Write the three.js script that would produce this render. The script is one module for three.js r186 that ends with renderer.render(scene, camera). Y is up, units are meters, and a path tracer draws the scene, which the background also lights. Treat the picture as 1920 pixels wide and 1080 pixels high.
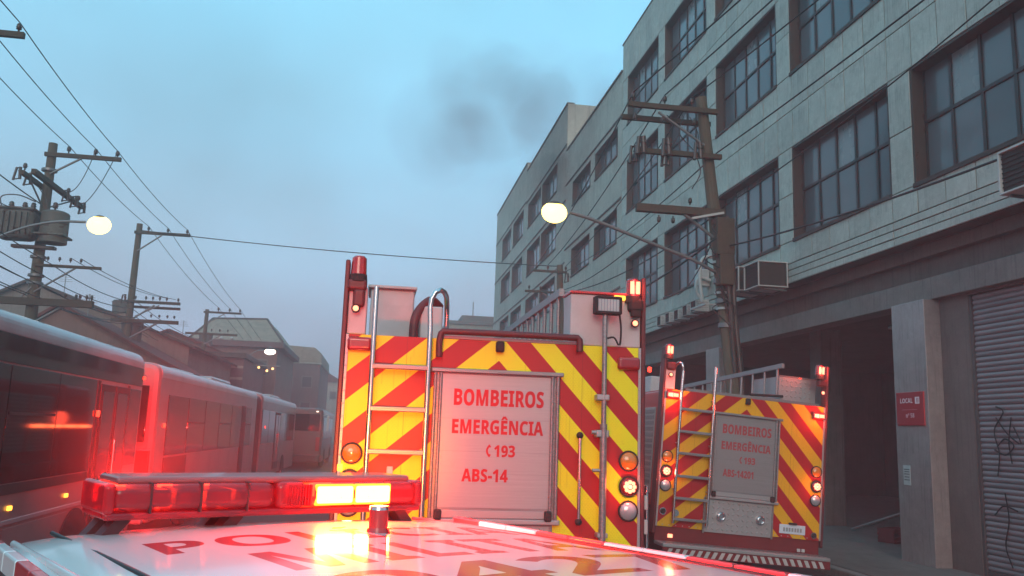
import * as THREE from 'three';
import { RoundedBoxGeometry } from 'three/addons/geometries/RoundedBoxGeometry.js';
import { mergeGeometries, mergeVertices, toCreasedNormals } from 'three/addons/utils/BufferGeometryUtils.js';
import { RectAreaLightUniformsLib } from 'three/addons/lights/RectAreaLightUniformsLib.js';

// ---------------------------------------------------------------- camera, sky, sun, exposure
const scene = new THREE.Scene();
const camera = new THREE.PerspectiveCamera(2 * Math.atan(540 / 1600) * 180 / Math.PI, 16 / 9, 0.05, 900);
camera.position.set(0, 2.12, 0);
camera.rotation.set(9.65 * Math.PI / 180, -8.8 * Math.PI / 180, 1.9 * Math.PI / 180, 'YXZ');
const renderer = new THREE.WebGLRenderer({ antialias: true });
renderer.setSize(1024, 576);
renderer.toneMapping = THREE.LinearToneMapping;
renderer.toneMappingExposure = 1;
renderer.shadowMap.enabled = true;
RectAreaLightUniformsLib.init();

// seeded random numbers and value noise
function rng(seed) { let s = seed >>> 0; return () => { s = (s + 0x6d2b79f5) | 0; let t = Math.imul(s ^ (s >>> 15), 1 | s); t = (t + Math.imul(t ^ (t >>> 7), 61 | t)) ^ t; return ((t ^ (t >>> 14)) >>> 0) / 4294967296; }; }
const rand = rng(7);
function hash(x, y, s) { let h = Math.imul(x, 374761393) ^ Math.imul(y, 668265263) ^ Math.imul(s, 1274126177); h = Math.imul(h ^ (h >>> 13), 1274126177); return ((h ^ (h >>> 16)) >>> 0) / 4294967296; }
function vnoise(x, y, p, s) {            // value noise that repeats every p cells
  const x0 = Math.floor(x), y0 = Math.floor(y), fx = x - x0, fy = y - y0, u = fx * fx * (3 - 2 * fx), v = fy * fy * (3 - 2 * fy);
  const m = (a) => ((a % p) + p) % p, a = hash(m(x0), m(y0), s), b = hash(m(x0 + 1), m(y0), s), c = hash(m(x0), m(y0 + 1), s), d = hash(m(x0 + 1), m(y0 + 1), s);
  return a + (b - a) * u + (c - a) * v + (a - b - c + d) * u * v;
}
function fbm(x, y, p, s, n = 5) { let t = 0, a = 0.5, w = 0; for (let i = 0; i < n; i++) { t += a * vnoise(x, y, p, s + i); w += a; x *= 2; y *= 2; p *= 2; a *= 0.5; } return t / w; }

function makeSky() {
  const W = 512, H = 256, d = new Float32Array(W * H * 4);
  const stops = [[0, [.400, .425, .575]], [6, [.385, .44, .585]], [11, [.335, .475, .61]], [18, [.275, .525, .70]], [27, [.25, .60, .81]], [40, [.25, .66, .88]], [90, [.255, .67, .89]]];
  for (let r = 0; r < H; r++) {
    const up = ((r + .5) / H - .5) * 180, e = Math.max(0, up);
    let k = 0; while (k < stops.length - 2 && e > stops[k + 1][0]) k++;
    const t = Math.min(1, (e - stops[k][0]) / (stops[k + 1][0] - stops[k][0]));
    for (let c = 0; c < W; c++) {
      const el = up * Math.PI / 180, k2 = 1 / (Math.max(0, Math.sin(el)) + .18), az = c / W * 2 * Math.PI;
      const n = fbm(20 + Math.cos(az) * k2 * 1.1, 20 + Math.sin(az) * k2 * 1.1, 64, 5, 5) - .5, m = fbm(c / W * 16, r / H * 8, 16, 31, 5) - .5;
      const cl = 1.38 * (1 + .95 * n + .36 * m), i = (r * W + c) * 4;
      for (let q = 0; q < 3; q++) d[i + q] = (stops[k][1][q] * (1 - t) + stops[k + 1][1][q] * t) * cl;
      d[i + 1] *= 1 - .03 * n; d[i] *= 1 - .45 * n; d[i + 2] *= 1 + .12 * n; d[i + 3] = 1;
    }
  }
  const tex = new THREE.DataTexture(d, W, H, THREE.RGBAFormat, THREE.FloatType);
  tex.mapping = THREE.EquirectangularReflectionMapping; tex.magFilter = THREE.LinearFilter; tex.needsUpdate = true;
  return tex;
}
scene.background = scene.environment = makeSky();

// the last glow of the western sky behind the camera: very soft, warm
const sun = new THREE.DirectionalLight(new THREE.Color(1, .80, .64), 1.75);
sun.position.set(-9, 17, 40); sun.target.position.set(0, 0, -8); scene.add(sun, sun.target);
sun.shadow.radius = 60; sun.castShadow = true;
Object.assign(sun.shadow.camera, { left: -50, right: 50, top: 50, bottom: -50, near: 1, far: 160 });
scene.fog = new THREE.FogExp2(new THREE.Color(.86, .88, .92), .0045);

// ---------------------------------------------------------------- helpers
const R = (d) => d * Math.PI / 180, V = (x, y, z) => new THREE.Vector3(x, y, z);
const used = {};
function numbered(n) { const k = used[n] = (used[n] ?? -1) + 1; return k ? n + '_' + String(k).padStart(3, '0') : n; }
function thing(name, label, category, [x, y, z] = [0, 0, 0], turn = 0, group) {
  const o = new THREE.Group(); o.name = numbered(name); o.position.set(x, y, z); o.rotation.y = turn;
  o.userData = { label, category }; if (group) o.userData.group = group;
  scene.add(o); return o;
}
function part(name, geos, mat, parent) {
  const list = [].concat(geos), g = list.length === 1 ? list[0] : merge(list);
  const m = new THREE.Mesh(g, mat); m.name = name; m.castShadow = m.receiveShadow = true; parent.add(m); return m;
}
function parts(name, geos, mat, parent) { return geos.map((g) => part(name, g, mat, parent)); }
function struct(name, geos, mat, label) { const m = part(numbered(name), geos, mat, scene); m.userData = { kind: 'structure', label }; return m; }
function single(name, label, category, geos, mat, group) { const m = part(numbered(name), geos, mat, scene); m.userData = { label, category }; if (group) m.userData.group = group; return m; }
function merge(list) {
  const all = list.map((g) => { const n = g.index ? g.toNonIndexed() : g.clone(); for (const k of Object.keys(n.attributes)) if (!['position', 'normal', 'uv'].includes(k)) n.deleteAttribute(k); return n; });
  return mergeGeometries(all);
}
function metreUV(g) {                   // uv in metres, by the way each face points
  const n = g.index ? g.toNonIndexed() : g, p = n.attributes.position, q = n.attributes.normal, uv = new Float32Array(p.count * 2);
  for (let i = 0; i < p.count; i++) {
    const ax = Math.abs(q.getX(i)), ay = Math.abs(q.getY(i)), az = Math.abs(q.getZ(i));
    const [u, v] = ax >= ay && ax >= az ? [p.getZ(i), p.getY(i)] : ay >= az ? [p.getX(i), p.getZ(i)] : [p.getX(i), p.getY(i)];
    uv[i * 2] = u; uv[i * 2 + 1] = v;
  }
  n.setAttribute('uv', new THREE.BufferAttribute(uv, 2)); return n;
}
// a box from its two corners
function bx(x0, x1, y0, y1, z0, z1, r = 0) {
  const w = Math.abs(x1 - x0), h = Math.abs(y1 - y0), d = Math.abs(z1 - z0);
  const g = r ? new RoundedBoxGeometry(w, h, d, 2, Math.min(r, w / 2.01, h / 2.01, d / 2.01)) : new THREE.BoxGeometry(w, h, d);
  g.translate((x0 + x1) / 2, (y0 + y1) / 2, (z0 + z1) / 2); return metreUV(g);
}
const cb = (w, h, d, x, y, z, r = 0) => bx(x - w / 2, x + w / 2, y - h / 2, y + h / 2, z - d / 2, z + d / 2, r);
function rod(a, b, r0, r1 = r0, n = 10) {
  const d = b.clone().sub(a), g = new THREE.CylinderGeometry(r1, r0, d.length(), n, 1);
  g.applyQuaternion(new THREE.Quaternion().setFromUnitVectors(V(0, 1, 0), d.normalize()));
  g.translate((a.x + b.x) / 2, (a.y + b.y) / 2, (a.z + b.z) / 2); return g;
}
function bar(a, b, w, h) {              // a square bar between two points
  const d = b.clone().sub(a), L = d.length(), g = new THREE.BoxGeometry(w, h, L);
  const m = new THREE.Matrix4().lookAt(a, b, Math.abs(d.y) > .95 * L ? V(1, 0, 0) : V(0, 1, 0)); g.applyMatrix4(m);
  g.translate((a.x + b.x) / 2, (a.y + b.y) / 2, (a.z + b.z) / 2); return g;
}
function tube(pts, r, seg = 24, n = 8) { return new THREE.TubeGeometry(new THREE.CatmullRomCurve3(pts), seg, r, n, false); }
function disc(r, t, x, y, z, n = 24) { const g = new THREE.CylinderGeometry(r, r, t, n); g.rotateX(Math.PI / 2); g.translate(x, y, z); return g; }
function dome(r, t, x, y, z) { const g = new THREE.SphereGeometry(r, 20, 8, 0, Math.PI * 2, 0, Math.PI / 2); g.scale(1, t / r, 1); g.rotateX(Math.PI / 2); g.translate(x, y, z); return g; }
function prism(shape, depth, bevel = 0) { return new THREE.ExtrudeGeometry(shape, { depth, bevelEnabled: bevel > 0, bevelThickness: bevel, bevelSize: bevel, bevelOffset: -bevel, bevelSegments: 2, curveSegments: 10 }); }
function poly(pts) { const s = new THREE.Shape(); pts.forEach(([x, y], i) => i ? s.lineTo(x, y) : s.moveTo(x, y)); s.closePath(); return s; }

// ---------------------------------------------------------------- materials
function texture(w, h, fn, srgb = true) {
  const d = new Uint8Array(w * h * 4);
  for (let y = 0; y < h; y++) for (let x = 0; x < w; x++) { const c = fn(x, y), i = (y * w + x) * 4; if (typeof c === 'number') d[i] = d[i + 1] = d[i + 2] = c; else { d[i] = c[0]; d[i + 1] = c[1]; d[i + 2] = c[2]; } d[i + 3] = 255; }
  const t = new THREE.DataTexture(d, w, h); t.wrapS = t.wrapT = THREE.RepeatWrapping; t.magFilter = THREE.LinearFilter; t.colorSpace = srgb ? THREE.SRGBColorSpace : THREE.NoColorSpace; t.needsUpdate = true; return t;
}
function again(t, rx, ry = rx, ox = 0, oy = 0) { const c = t.clone(); c.repeat.set(rx, ry); c.offset.set(ox, oy); c.needsUpdate = true; return c; }
const S = (o) => new THREE.MeshStandardMaterial(o), P = (o) => new THREE.MeshPhysicalMaterial(o), rgb = (r, g, b) => new THREE.Color().setRGB(r, g, b);
// weathered concrete: grain, blotches, thin vertical rain streaks
const concreteTex = texture(512, 512, (x, y) => {
  const b = fbm(x / 64, y / 64, 8, 1), f = vnoise(x / 2, y / 2, 256, 9), st = fbm(x / 7, y / 170, 64, 21, 3), c = fbm(x / 20, y / 20, 32, 40, 3);
  let k = 212 + 30 * (b - .5) + 18 * (f - .5) + 22 * (c - .5); if (st > .62) k -= 110 * (st - .62); const d2 = fbm(x / 5, y / 300, 128, 77, 2); if (d2 > .68) k -= 120 * (d2 - .68);
  return [k, k * .992, k * .97];
});
const grainTex = texture(256, 256, (x, y) => 150 + 90 * (fbm(x / 16, y / 16, 16, 3) - .5) + 60 * (vnoise(x, y, 256, 8) - .5), false);
const dirtTex = texture(512, 512, (x, y) => { const b = fbm(x / 80, y / 80, 8, 61), c = vnoise(x / 1.5, y / 1.5, 400, 5); const k = 226 + 34 * (b - .5) + 14 * (c - .5); return [k, k, k]; });
const roughTex = texture(256, 256, (x, y) => 170 + 130 * (fbm(x / 32, y / 32, 8, 71) - .5), false);
const brushTex = texture(256, 256, (x, y) => 205 + 40 * (fbm(x / 120, y / 3, 128, 81, 3) - .5) + 20 * (vnoise(x / 60, y, 256, 82) - .5));
const roofTileTex = texture(256, 256, (x, y) => { const k = 190 + 60 * (fbm(x / 24, y / 24, 16, 90) - .5) + 28 * (vnoise(x / 3, y / 3, 128, 91) - .5); return [k, k * .95, k * .9]; });
const asphaltTex = texture(512, 512, (x, y) => { const k = 165 + 70 * (vnoise(x / 1.5, y / 1.5, 400, 51) - .5) + 60 * (fbm(x / 60, y / 60, 8, 52) - .5); return [k, k, k]; });
const rustTex = texture(256, 256, (x, y) => { const n = fbm(x / 40, y / 40, 8, 33), k = 200 + 40 * (n - .5); return n > .6 ? [k * .75, k * .55, k * .45] : [k, k, k]; });
const M = {};
M.panels = [[.66, .69, .635], [.69, .715, .655], [.635, .665, .615], [.675, .70, .645], [.62, .65, .60], [.665, .685, .63]].map((c, i) => S({ color: rgb(...c), map: again(concreteTex, .45, .45, i * .17, i * .29), bumpMap: again(grainTex, 2), bumpScale: .004, roughness: .82 }));
M.plaster = S({ color: rgb(.64, .63, .56), map: again(concreteTex, .12), bumpMap: again(grainTex, 1), bumpScale: .006, roughness: .9 });
M.plasterDark = S({ color: rgb(.30, .26, .23), map: again(concreteTex, .3), roughness: .9 });
M.joint = S({ color: rgb(.13, .12, .11), map: again(concreteTex, .5), roughness: .95 });
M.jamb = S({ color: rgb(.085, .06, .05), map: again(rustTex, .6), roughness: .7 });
M.frame = S({ color: rgb(.018, .018, .019), roughness: .55 });
M.glass = S({ color: rgb(.11, .135, .145), roughness: .12, roughnessMap: again(roughTex, .4) });
M.glass.roughness = .22;
M.glass3 = S({ color: rgb(.20, .225, .225), roughness: .4, roughnessMap: again(roughTex, .5) });
M.glass2 = S({ color: rgb(.075, .10, .11), roughness: .26, roughnessMap: again(roughTex, .31, .31, .4, .2) });
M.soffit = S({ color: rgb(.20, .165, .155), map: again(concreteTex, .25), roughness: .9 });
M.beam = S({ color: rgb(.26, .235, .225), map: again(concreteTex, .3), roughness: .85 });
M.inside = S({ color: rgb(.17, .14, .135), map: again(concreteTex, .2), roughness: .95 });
M.pillar = P({ color: rgb(.40, .345, .345), map: again(concreteTex, .5), roughness: .28, clearcoat: .5, clearcoatRoughness: .12 });
M.shutter = S({ color: rgb(.31, .275, .285), map: again(dirtTex, .35), roughness: .5, metalness: .35 });
M.shutterB = S({ color: rgb(.25, .22, .23), map: again(dirtTex, .35, .35, .3, .1), roughness: .55, metalness: .35 });
M.rail = S({ color: rgb(.06, .055, .055), roughness: .6 });
M.asphalt = S({ color: rgb(.07, .068, .07), map: again(asphaltTex, .35), bumpMap: again(grainTex, 3), bumpScale: .008, roughness: .75 });
M.ground = S({ color: rgb(.09, .085, .08), map: again(asphaltTex, .08), roughness: .95 });
M.paving = S({ color: rgb(.20, .185, .175), map: again(concreteTex, .4), roughness: .85 });
M.kerb = S({ color: rgb(.33, .31, .30), map: again(concreteTex, .5), roughness: .85 });
M.pole = S({ color: rgb(.165, .135, .10), map: again(concreteTex, .7), bumpMap: again(grainTex, 4), bumpScale: .004, roughness: .92 });
M.arm = S({ color: rgb(.115, .09, .068), map: again(concreteTex, 1.1), roughness: .95 });
M.wire = S({ color: rgb(.030, .032, .034), roughness: .7 });
M.insul = S({ color: rgb(.06, .045, .04), roughness: .35 });
M.steel = S({ color: rgb(.20, .20, .20), roughness: .5, metalness: .6 });
M.trafo = S({ color: rgb(.185, .175, .15), map: again(rustTex, 1.2), roughness: .7 });
M.acWhite = S({ color: rgb(.60, .60, .57), map: again(dirtTex, 1.3), roughness: .6 });
M.acDark = S({ color: rgb(.028, .03, .028), roughness: .8 });
M.chrome = S({ color: rgb(.66, .65, .65), roughness: .22, metalness: 1 });
M.alu = S({ color: rgb(.42, .41, .41), map: again(brushTex, 1), roughness: .42, metalness: .55 });
M.aluDull = S({ color: rgb(.40, .39, .385), roughness: .5, metalness: .7 });
M.black = S({ color: rgb(.022, .021, .022), roughness: .5 });
M.rubber = S({ color: rgb(.025, .024, .024), roughness: .9 });
M.truckRed = P({ color: rgb(.50, .022, .022), roughness: .4, clearcoat: .8, clearcoatRoughness: .1 });
M.truckDark = S({ color: rgb(.20, .016, .018), map: again(dirtTex, 1), roughness: .55 });
M.truckTrim = S({ color: rgb(.10, .018, .02), roughness: .5 });
M.truckWhite = S({ color: rgb(.60, .58, .565), map: again(dirtTex, .9), roughness: .5 });
M.lensRed = P({ color: rgb(.30, .012, .014), roughness: .15, clearcoat: 1 });
M.lensAmber = P({ color: rgb(.62, .20, .02), roughness: .15, clearcoat: 1 });
M.lensClear = P({ color: rgb(.45, .45, .46), roughness: .12, clearcoat: 1, metalness: .3 });
const glow = (r, g, b, k) => S({ color: rgb(.02, .01, .01), emissive: rgb(r, g, b), emissiveIntensity: k, roughness: .4 });
M.glowRed = glow(1, .045, .02, 3.4); M.glowTail = glow(1, .30, .16, 3.2); M.glowSodium = glow(1, .72, .155, 6); M.glowBowl = glow(1, .60, .10, 1.9); M.glowRim = glow(1, .50, .03, 1.9); M.glowStrip = glow(1, .12, .04, 16); M.glowFar = glow(1, .82, .66, 5);
M.glowBar = glow(1, .42, .06, 16); M.glowAmber = glow(1, .40, .04, 3.5); M.glowRedSoft = glow(1, .03, .015, 1.6);
M.policeBar = P({ emissive: rgb(1, .02, .045), emissiveIntensity: .16, color: rgb(.75, .04, .06), transmission: .7, thickness: 0, roughness: .22 });
M.policeBarTop = P({ color: rgb(.50, .10, .10), roughness: .3, clearcoat: .6 });
M.carWhite = P({ color: rgb(.80, .795, .79), roughness: .5, clearcoat: 1, clearcoatRoughness: .06 });
M.carGlass = P({ color: rgb(.015, .017, .02), roughness: .06, clearcoat: 1 });
M.stripRed = P({ color: rgb(.55, .03, .035), roughness: .5, clearcoat: 1, clearcoatRoughness: .06 });
M.busGlareTint = P({ color: rgb(.31, .22, .21), map: again(dirtTex, .4), roughness: .45, clearcoat: .5, clearcoatRoughness: .15 });  // bus paint with the red glare mixed into its colour
M.busSilver = P({ color: rgb(.42, .39, .395), map: again(dirtTex, .4), roughness: .35, clearcoat: .6 });
M.busDark = P({ color: rgb(.10, .055, .055), roughness: .4, clearcoat: .5 });
M.busGlass = P({ color: rgb(.008, .007, .008), roughness: .05, ior: 1.42 });
M.bellows = S({ color: rgb(.06, .05, .052), roughness: .85 });
M.plate = S({ color: rgb(.60, .66, .72), roughness: .5 });
M.houseA = S({ color: rgb(.30, .25, .22), map: again(concreteTex, .2), roughness: .9 });
M.houseB = S({ color: rgb(.30, .17, .145), map: again(concreteTex, .2), roughness: .9 });
M.houseC = S({ color: rgb(.48, .44, .38), map: again(concreteTex, .15), roughness: .9 });
M.houseD = S({ color: rgb(.22, .13, .13), map: again(concreteTex, .15), roughness: .9 });
M.roofGrey = S({ color: rgb(.15, .13, .125), map: again(roofTileTex, .5), roughness: .9 });
M.roofRed = S({ color: rgb(.22, .055, .042), map: again(roofTileTex, .6), roughness: .9 });
M.roofPale = S({ color: rgb(.50, .44, .37), map: again(roofTileTex, .4), roughness: .85 });
M.winDark = S({ color: rgb(.03, .03, .035), roughness: .25 });

function light(parent, L, pos, target) { L.position.set(...pos); L.castShadow = true; parent.add(L); if (target) L.lookAt(...target); return L; }
// ---------------------------------------------------------------- ground, road, pavements
struct('ground', metreUV(new THREE.PlaneGeometry(900, 900).rotateX(-Math.PI / 2).translate(0, -.02, -150)), M.ground, 'wide dark ground of the town');
struct('road', metreUV(new THREE.PlaneGeometry(14.4, 300).rotateX(-Math.PI / 2).translate(.3, 0, -120)), M.asphalt, 'worn grey asphalt of the street');
struct('pavement', bx(7.68, 9.95, -.02, .15, -80, 20, .02), M.paving, 'concrete pavement in front of the large building');
struct('kerb', bx(7.5, 7.676, -.02, .14, -80, 20, .03), M.kerb, 'concrete kerb along the right pavement');
struct('pavement', bx(-11.6, -7.1, -.02, .15, -120, 20, .02), M.paving, 'concrete pavement behind the buses');

// ---------------------------------------------------------------- right-hand building and its wings
const FX = 9.3;                                                        // the plane of the facades
function inB(root) { const p = root.position; return (name, geos, mat) => part(name, [].concat(geos).map((g) => g.translate(-p.x, -p.y, -p.z)), mat, root); }
function windowUnit(w, h, cols, rows, split, glassMats) {               // local: z 0..w, y 0..h, facade plane at x = 0, into the wall is +x
  const g = new THREE.Group(); g.name = 'window'; const t = .05, dp = .27;
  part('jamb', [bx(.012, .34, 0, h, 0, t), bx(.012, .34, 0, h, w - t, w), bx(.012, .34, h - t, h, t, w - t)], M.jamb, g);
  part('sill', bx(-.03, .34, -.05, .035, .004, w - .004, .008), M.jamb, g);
  const z0 = t, z1 = w - t, y0 = .035, y1 = h - t, ys = rows === 1 ? [y0, y1] : [y0, y0 + (y1 - y0) * split, y1];
  const mull = [];
  for (let c = 0; c <= cols; c++) { const z = z0 + (z1 - z0) * c / cols; mull.push(bx(dp - .035, dp + .03, y0, y1, Math.max(z0, z - .035), Math.min(z1, z + .035))); }
  parts('mullion', mull, M.frame, g);
  if (rows > 1) part('crossbar', bx(dp - .04, dp + .025, ys[1] - .032, ys[1] + .032, z0, z1), M.frame, g);
  for (let c = 0; c < cols; c++) for (let r = 0; r < rows; r++) {
    const pw = (z1 - z0) / cols - .06, ph = ys[r + 1] - ys[r] - .05;
    const p = part('pane', cb(.012, ph, pw, 0, 0, 0), glassMats[(c * 3 + r) % glassMats.length], g);
    p.position.set(dp, (ys[r] + ys[r + 1]) / 2, z0 + (z1 - z0) * (c + .5) / cols); p.rotation.set(0, R(((c * 37 + r * 53) % 7 - 3) * .22), R(((c * 29 + r * 17) % 5 - 2) * .25));
  }
  return g;
}
function addWindow(proto, root, z, y) { const w = proto.clone(); w.position.set(FX - root.position.x, y - root.position.y, z - root.position.z); root.add(w); }

{ // the tall block nearest the camera
  const root = thing('industrial_building', 'tall grey panelled industrial building with three rows of wide windows over open ground floor bays', 'building', [FX, 0, -18]), B = inB(root);
  const Z0 = -32.2, Z1 = -3.9, far = [0, 1, 2, 3, 4, 5].map((k) => -31.45 + 4.5 * k), W = 3.83, rows = [[6.72, 8.95], [10.75, 12.93], [14.4, 16.44]];
  const walls = [bx(FX + .045, FX + .34, 5.74, 6.72, Z0, Z1), bx(FX + .045, FX + .34, 8.95, 10.75, Z0, Z1), bx(FX + .045, FX + .34, 12.93, 14.4, Z0, Z1), bx(FX + .045, FX + .34, 16.44, 18.1, Z0, Z1)];
  for (const [a, b] of rows) { let z = Z0; for (const f of [...far, Z1]) { walls.push(bx(FX + .045, FX + .34, a, b, z, Math.min(f, Z1))); z = f + W; if (f === Z1) break; } }
  B('wall', walls, M.joint);
  B('wall', [bx(FX + .34, 21, 5.74, 18.0, Z0 + .001, Z0 + .3), bx(FX + .34, 21, 5.74, 18.0, Z1 - .3, Z1), bx(20.7, 21, 5.74, 18, Z0 + .3, Z1 - .3), bx(9.9, 20.7, 5.5, 5.735, Z0 + .3, Z1 - .3), bx(FX + .8, 20.7, 9.7, 9.9, Z0 + .3, Z1 - .3), bx(FX + .8, 20.7, 13.6, 13.8, Z0 + .3, Z1 - .3)], M.plasterDark);
  B('roof', bx(FX + .34, 20.7, 17.6, 17.8, Z0 + .3, Z1 - .3), M.joint);
  B('coping', bx(FX - .02, FX + .36, 18.1, 18.17, Z0, Z1, .01), M.beam);
  for (const f of far) rows.forEach(([a, b], r) => {});
  rows.forEach(([a, b], r) => { const mix = [[M.glass, M.glass2, M.glass, M.glass, M.glass3, M.glass, M.glass2], [M.glass2, M.glass, M.glass, M.glass2, M.glass, M.glass, M.glass, M.glass3, M.glass]], protos = mix.map((m) => windowUnit(W, b - a, 5, 2, .54, m)); far.forEach((f, i) => addWindow(protos[(i + r) % 2], root, f, a)); });
  // cladding panels: five to a bay, two courses to a band; each its own slab with open joints
  const variants = {}, slab = (w, h) => variants[w.toFixed(2) + h.toFixed(2)] ??= cb(.042, h - .02, w - .02, 0, 0, 0, .005);
  const put = (z, y, w, h, name = 'panel') => { const m = part(name, slab(w, h), M.panels[Math.floor(rand() * M.panels.length)], root); m.position.set(.021 + (rand() - .5) * .007 + .002, y + h / 2, z + w / 2 + 18); m.rotation.set(0, (rand() - .5) * .006, (rand() - .5) * .006); };
  for (const [y, h] of [[6.2, .52], [8.95, .9], [9.85, .9], [12.93, .735], [13.665, .735], [16.44, 1.66]])
    for (let z = Z0 + .08; z < Z1 - .5; z += .75) put(z, y, .75, h);
  for (let z = Z0 + .08; z < Z1 - .5; z += 4.5) for (let r = 0; r < 3; r++) put(z, 5.74 + r * .153, Math.min(4.5, Z1 - z), .153, 'strip');
  for (const [a, b] of rows) for (const f of far) for (let k = 0; k < 2; k++) put(f - .67, a + (b - a) * k / 2, .67, (b - a) / 2);
  // ground floor: dark set-back fascia, paler beam, pillars, bays
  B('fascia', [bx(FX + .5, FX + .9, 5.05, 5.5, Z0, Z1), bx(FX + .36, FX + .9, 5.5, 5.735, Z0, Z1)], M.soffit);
  B('beam', bx(FX + .16, FX + .62, 4.66, 5.046, Z0, Z1, .01), M.beam);
  for (const z of [-32.2, -23.3, -14.3, -5.3]) B('pillar', bx(FX, FX + .72, .14, 4.655, z, z + .95, .015), M.pillar);
  B('column', bx(11.05, 11.62, .14, 4.98, -20.6, -20.05, .01), M.beam);
  B('column', bx(11.05, 11.62, .14, 4.98, -26.6, -26.05, .01), M.beam);
  B('floor', bx(9.954, 20.6, -.02, .146, Z0, Z1), M.paving);
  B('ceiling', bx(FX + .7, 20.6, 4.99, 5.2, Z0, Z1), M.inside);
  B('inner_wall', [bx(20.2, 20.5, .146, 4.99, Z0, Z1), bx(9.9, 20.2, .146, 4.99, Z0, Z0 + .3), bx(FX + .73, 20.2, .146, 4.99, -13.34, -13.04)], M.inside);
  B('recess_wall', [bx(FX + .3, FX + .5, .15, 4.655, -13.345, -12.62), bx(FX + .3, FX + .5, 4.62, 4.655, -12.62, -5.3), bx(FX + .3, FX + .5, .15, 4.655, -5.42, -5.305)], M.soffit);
  for (const z of [-17.2, -18.6]) B('ceiling_fixture', [cb(1.1, .06, .16, 12.6, 4.9, z, .01), rod(V(12.2, 4.92, z), V(12.2, 4.99, z), .01), rod(V(13, 4.92, z), V(13, 4.99, z), .01)], M.acWhite);
}
{ // roller shutter: curved slats one above another
  const root = thing('roller_shutter', 'wide grey roller shutter with black graffiti scrawls beside the pillar', 'shutter', [FX + .36, .16, -9.02]);
  const s = new THREE.Shape(); s.moveTo(0, 0); s.quadraticCurveTo(-.042, .045, 0, .083); s.lineTo(.012, .083); s.quadraticCurveTo(-.026, .045, .012, 0); s.closePath();
  const mk = (w) => { const g = new THREE.ExtrudeGeometry(s, { depth: w, bevelEnabled: false, curveSegments: 5 }); g.translate(0, 0, -w / 2); return metreUV(g); };
  const slat = mk(7.08);
  for (let k = 0; k < 51; k++) { const m = part('slat', slat, k % 3 ? M.shutter : M.shutterB, root); m.position.set((k * 7 % 5 - 2) * .0008, .07 + k * .086, 0); }
  part('bottom_bar', cb(.05, .075, 7.08, 0, .036, 0, .008), M.rail, root);
  part('guide_rail', cb(.09, 4.45, .07, 0, 2.225, -3.58, .006), M.rail, root); part('guide_rail', cb(.09, 4.45, .07, 0, 2.225, 3.58, .006), M.rail, root);
  const T = (pts, r = .014) => { const g = tube(pts.map(([z, y]) => V(0, y, z)), r, pts.length * 5, 6); g.scale(.35, 1, 1); g.translate(-.031, 0, 0); return g; };
  // spray-painted scrawls, z from the left guide, y above the pavement
  const o = -3.6, q = (pts) => T(pts.map(([z, y]) => [o + z, y]));
  part('graffiti', [
    q([[.42, 1.55], [.48, 1.9], [.40, 2.25], [.62, 2.55], [.46, 2.62]]), q([[.45, 2.45], [.68, 2.2], [.95, 2.05], [.82, 2.3]]), q([[.38, 1.95], [.62, 1.88], [.80, 2.02], [.62, 2.12], [.44, 2.0]]), q([[.78, 2.45], [.70, 2.05], [.74, 1.75]]),
    q([[1.12, 2.62], [1.22, 2.2], [1.30, 1.72]]), q([[1.32, 2.66], [1.38, 2.2], [1.36, 1.7]]), q([[1.50, 2.7], [1.62, 2.2], [1.75, 1.72]]), q([[1.10, 2.22], [1.40, 2.32], [1.62, 2.2]]), q([[1.28, 1.98], [1.45, 2.08], [1.56, 2.02]]),
    q([[2.25, 1.75], [2.05, 1.5], [2.0, 1.15], [2.12, .98]]), q([[1.05, 1.0], [1.3, .82], [1.6, .86], [1.9, .98]]), q([[.9, .8], [1.1, .42], [1.12, .2]]), q([[1.45, .75], [1.5, .4], [1.7, .16]]), q([[2.3, 3.1], [2.5, 2.7], [2.45, 2.3], [2.7, 2.2], [2.75, 2.6]]), q([[.3, .95], [.5, 1.1], [.8, 1.05]]), q([[.55, 1.3], [.6, .9], [.5, .5], [.62, .2]]),
  ], S({ color: rgb(.012, .011, .013), roughness: .6 }), root);
}
function wing(root, Z0, Z1, top, bays, w, rows, cols, depth) {
  const B = inB(root), walls = [], ys = [.0, ...rows.flat(), top - .08];
  for (let k = 0; k < ys.length; k += 2) walls.push(bx(FX + .02, FX + .34, ys[k], ys[k + 1], Z0, Z1));
  for (const [a, b] of rows) { let z = Z0; for (const f of bays) { walls.push(bx(FX + .02, FX + .34, a, b, z, f)); z = f + w; } walls.push(bx(FX + .02, FX + .34, a, b, z, Z1)); }
  B('wall', walls, M.plaster);
  B('wall', [bx(FX + .34, FX + depth, 0, top - .4, Z0, Z0 + .3), bx(FX + .34, FX + depth, 0, top - .08, Z1 - .3, Z1), bx(FX + depth - .3, FX + depth, 0, top - .4, Z0 + .3, Z1 - .3), bx(FX + .8, FX + .95, 0, top - .5, Z0 + .3, Z1 - .3)], M.plaster);
  B('roof', bx(FX + .34, FX + depth - .3, top - .7, top - .5, Z0 + .3, Z1 - .3), M.joint);
  B('coping', bx(FX - .04, FX + .38, top - .08, top, Z0, Z1, .01), M.beam);
  for (const [a, b] of rows) B('ledge', bx(FX - .03, FX + .018, b + .22, b + .30, Z0, Z1, .01), M.beam);
  rows.forEach(([a, b]) => { const p = windowUnit(w, b - a, cols, 1, .5, [M.glass, M.glass2]); for (const f of bays) addWindow(p, root, f, a); });
}
wing(thing('industrial_wing', 'lower pale plastered wing between the panelled block and the far block, roof flat', 'building', [FX, 0, -37.4]), -42.6, -32.204, 17.08, [-41.1, -36.55], 3.72, [[6.2, 7.7], [9.92, 11.36], [13.6, 14.86]], 4, 11);
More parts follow.
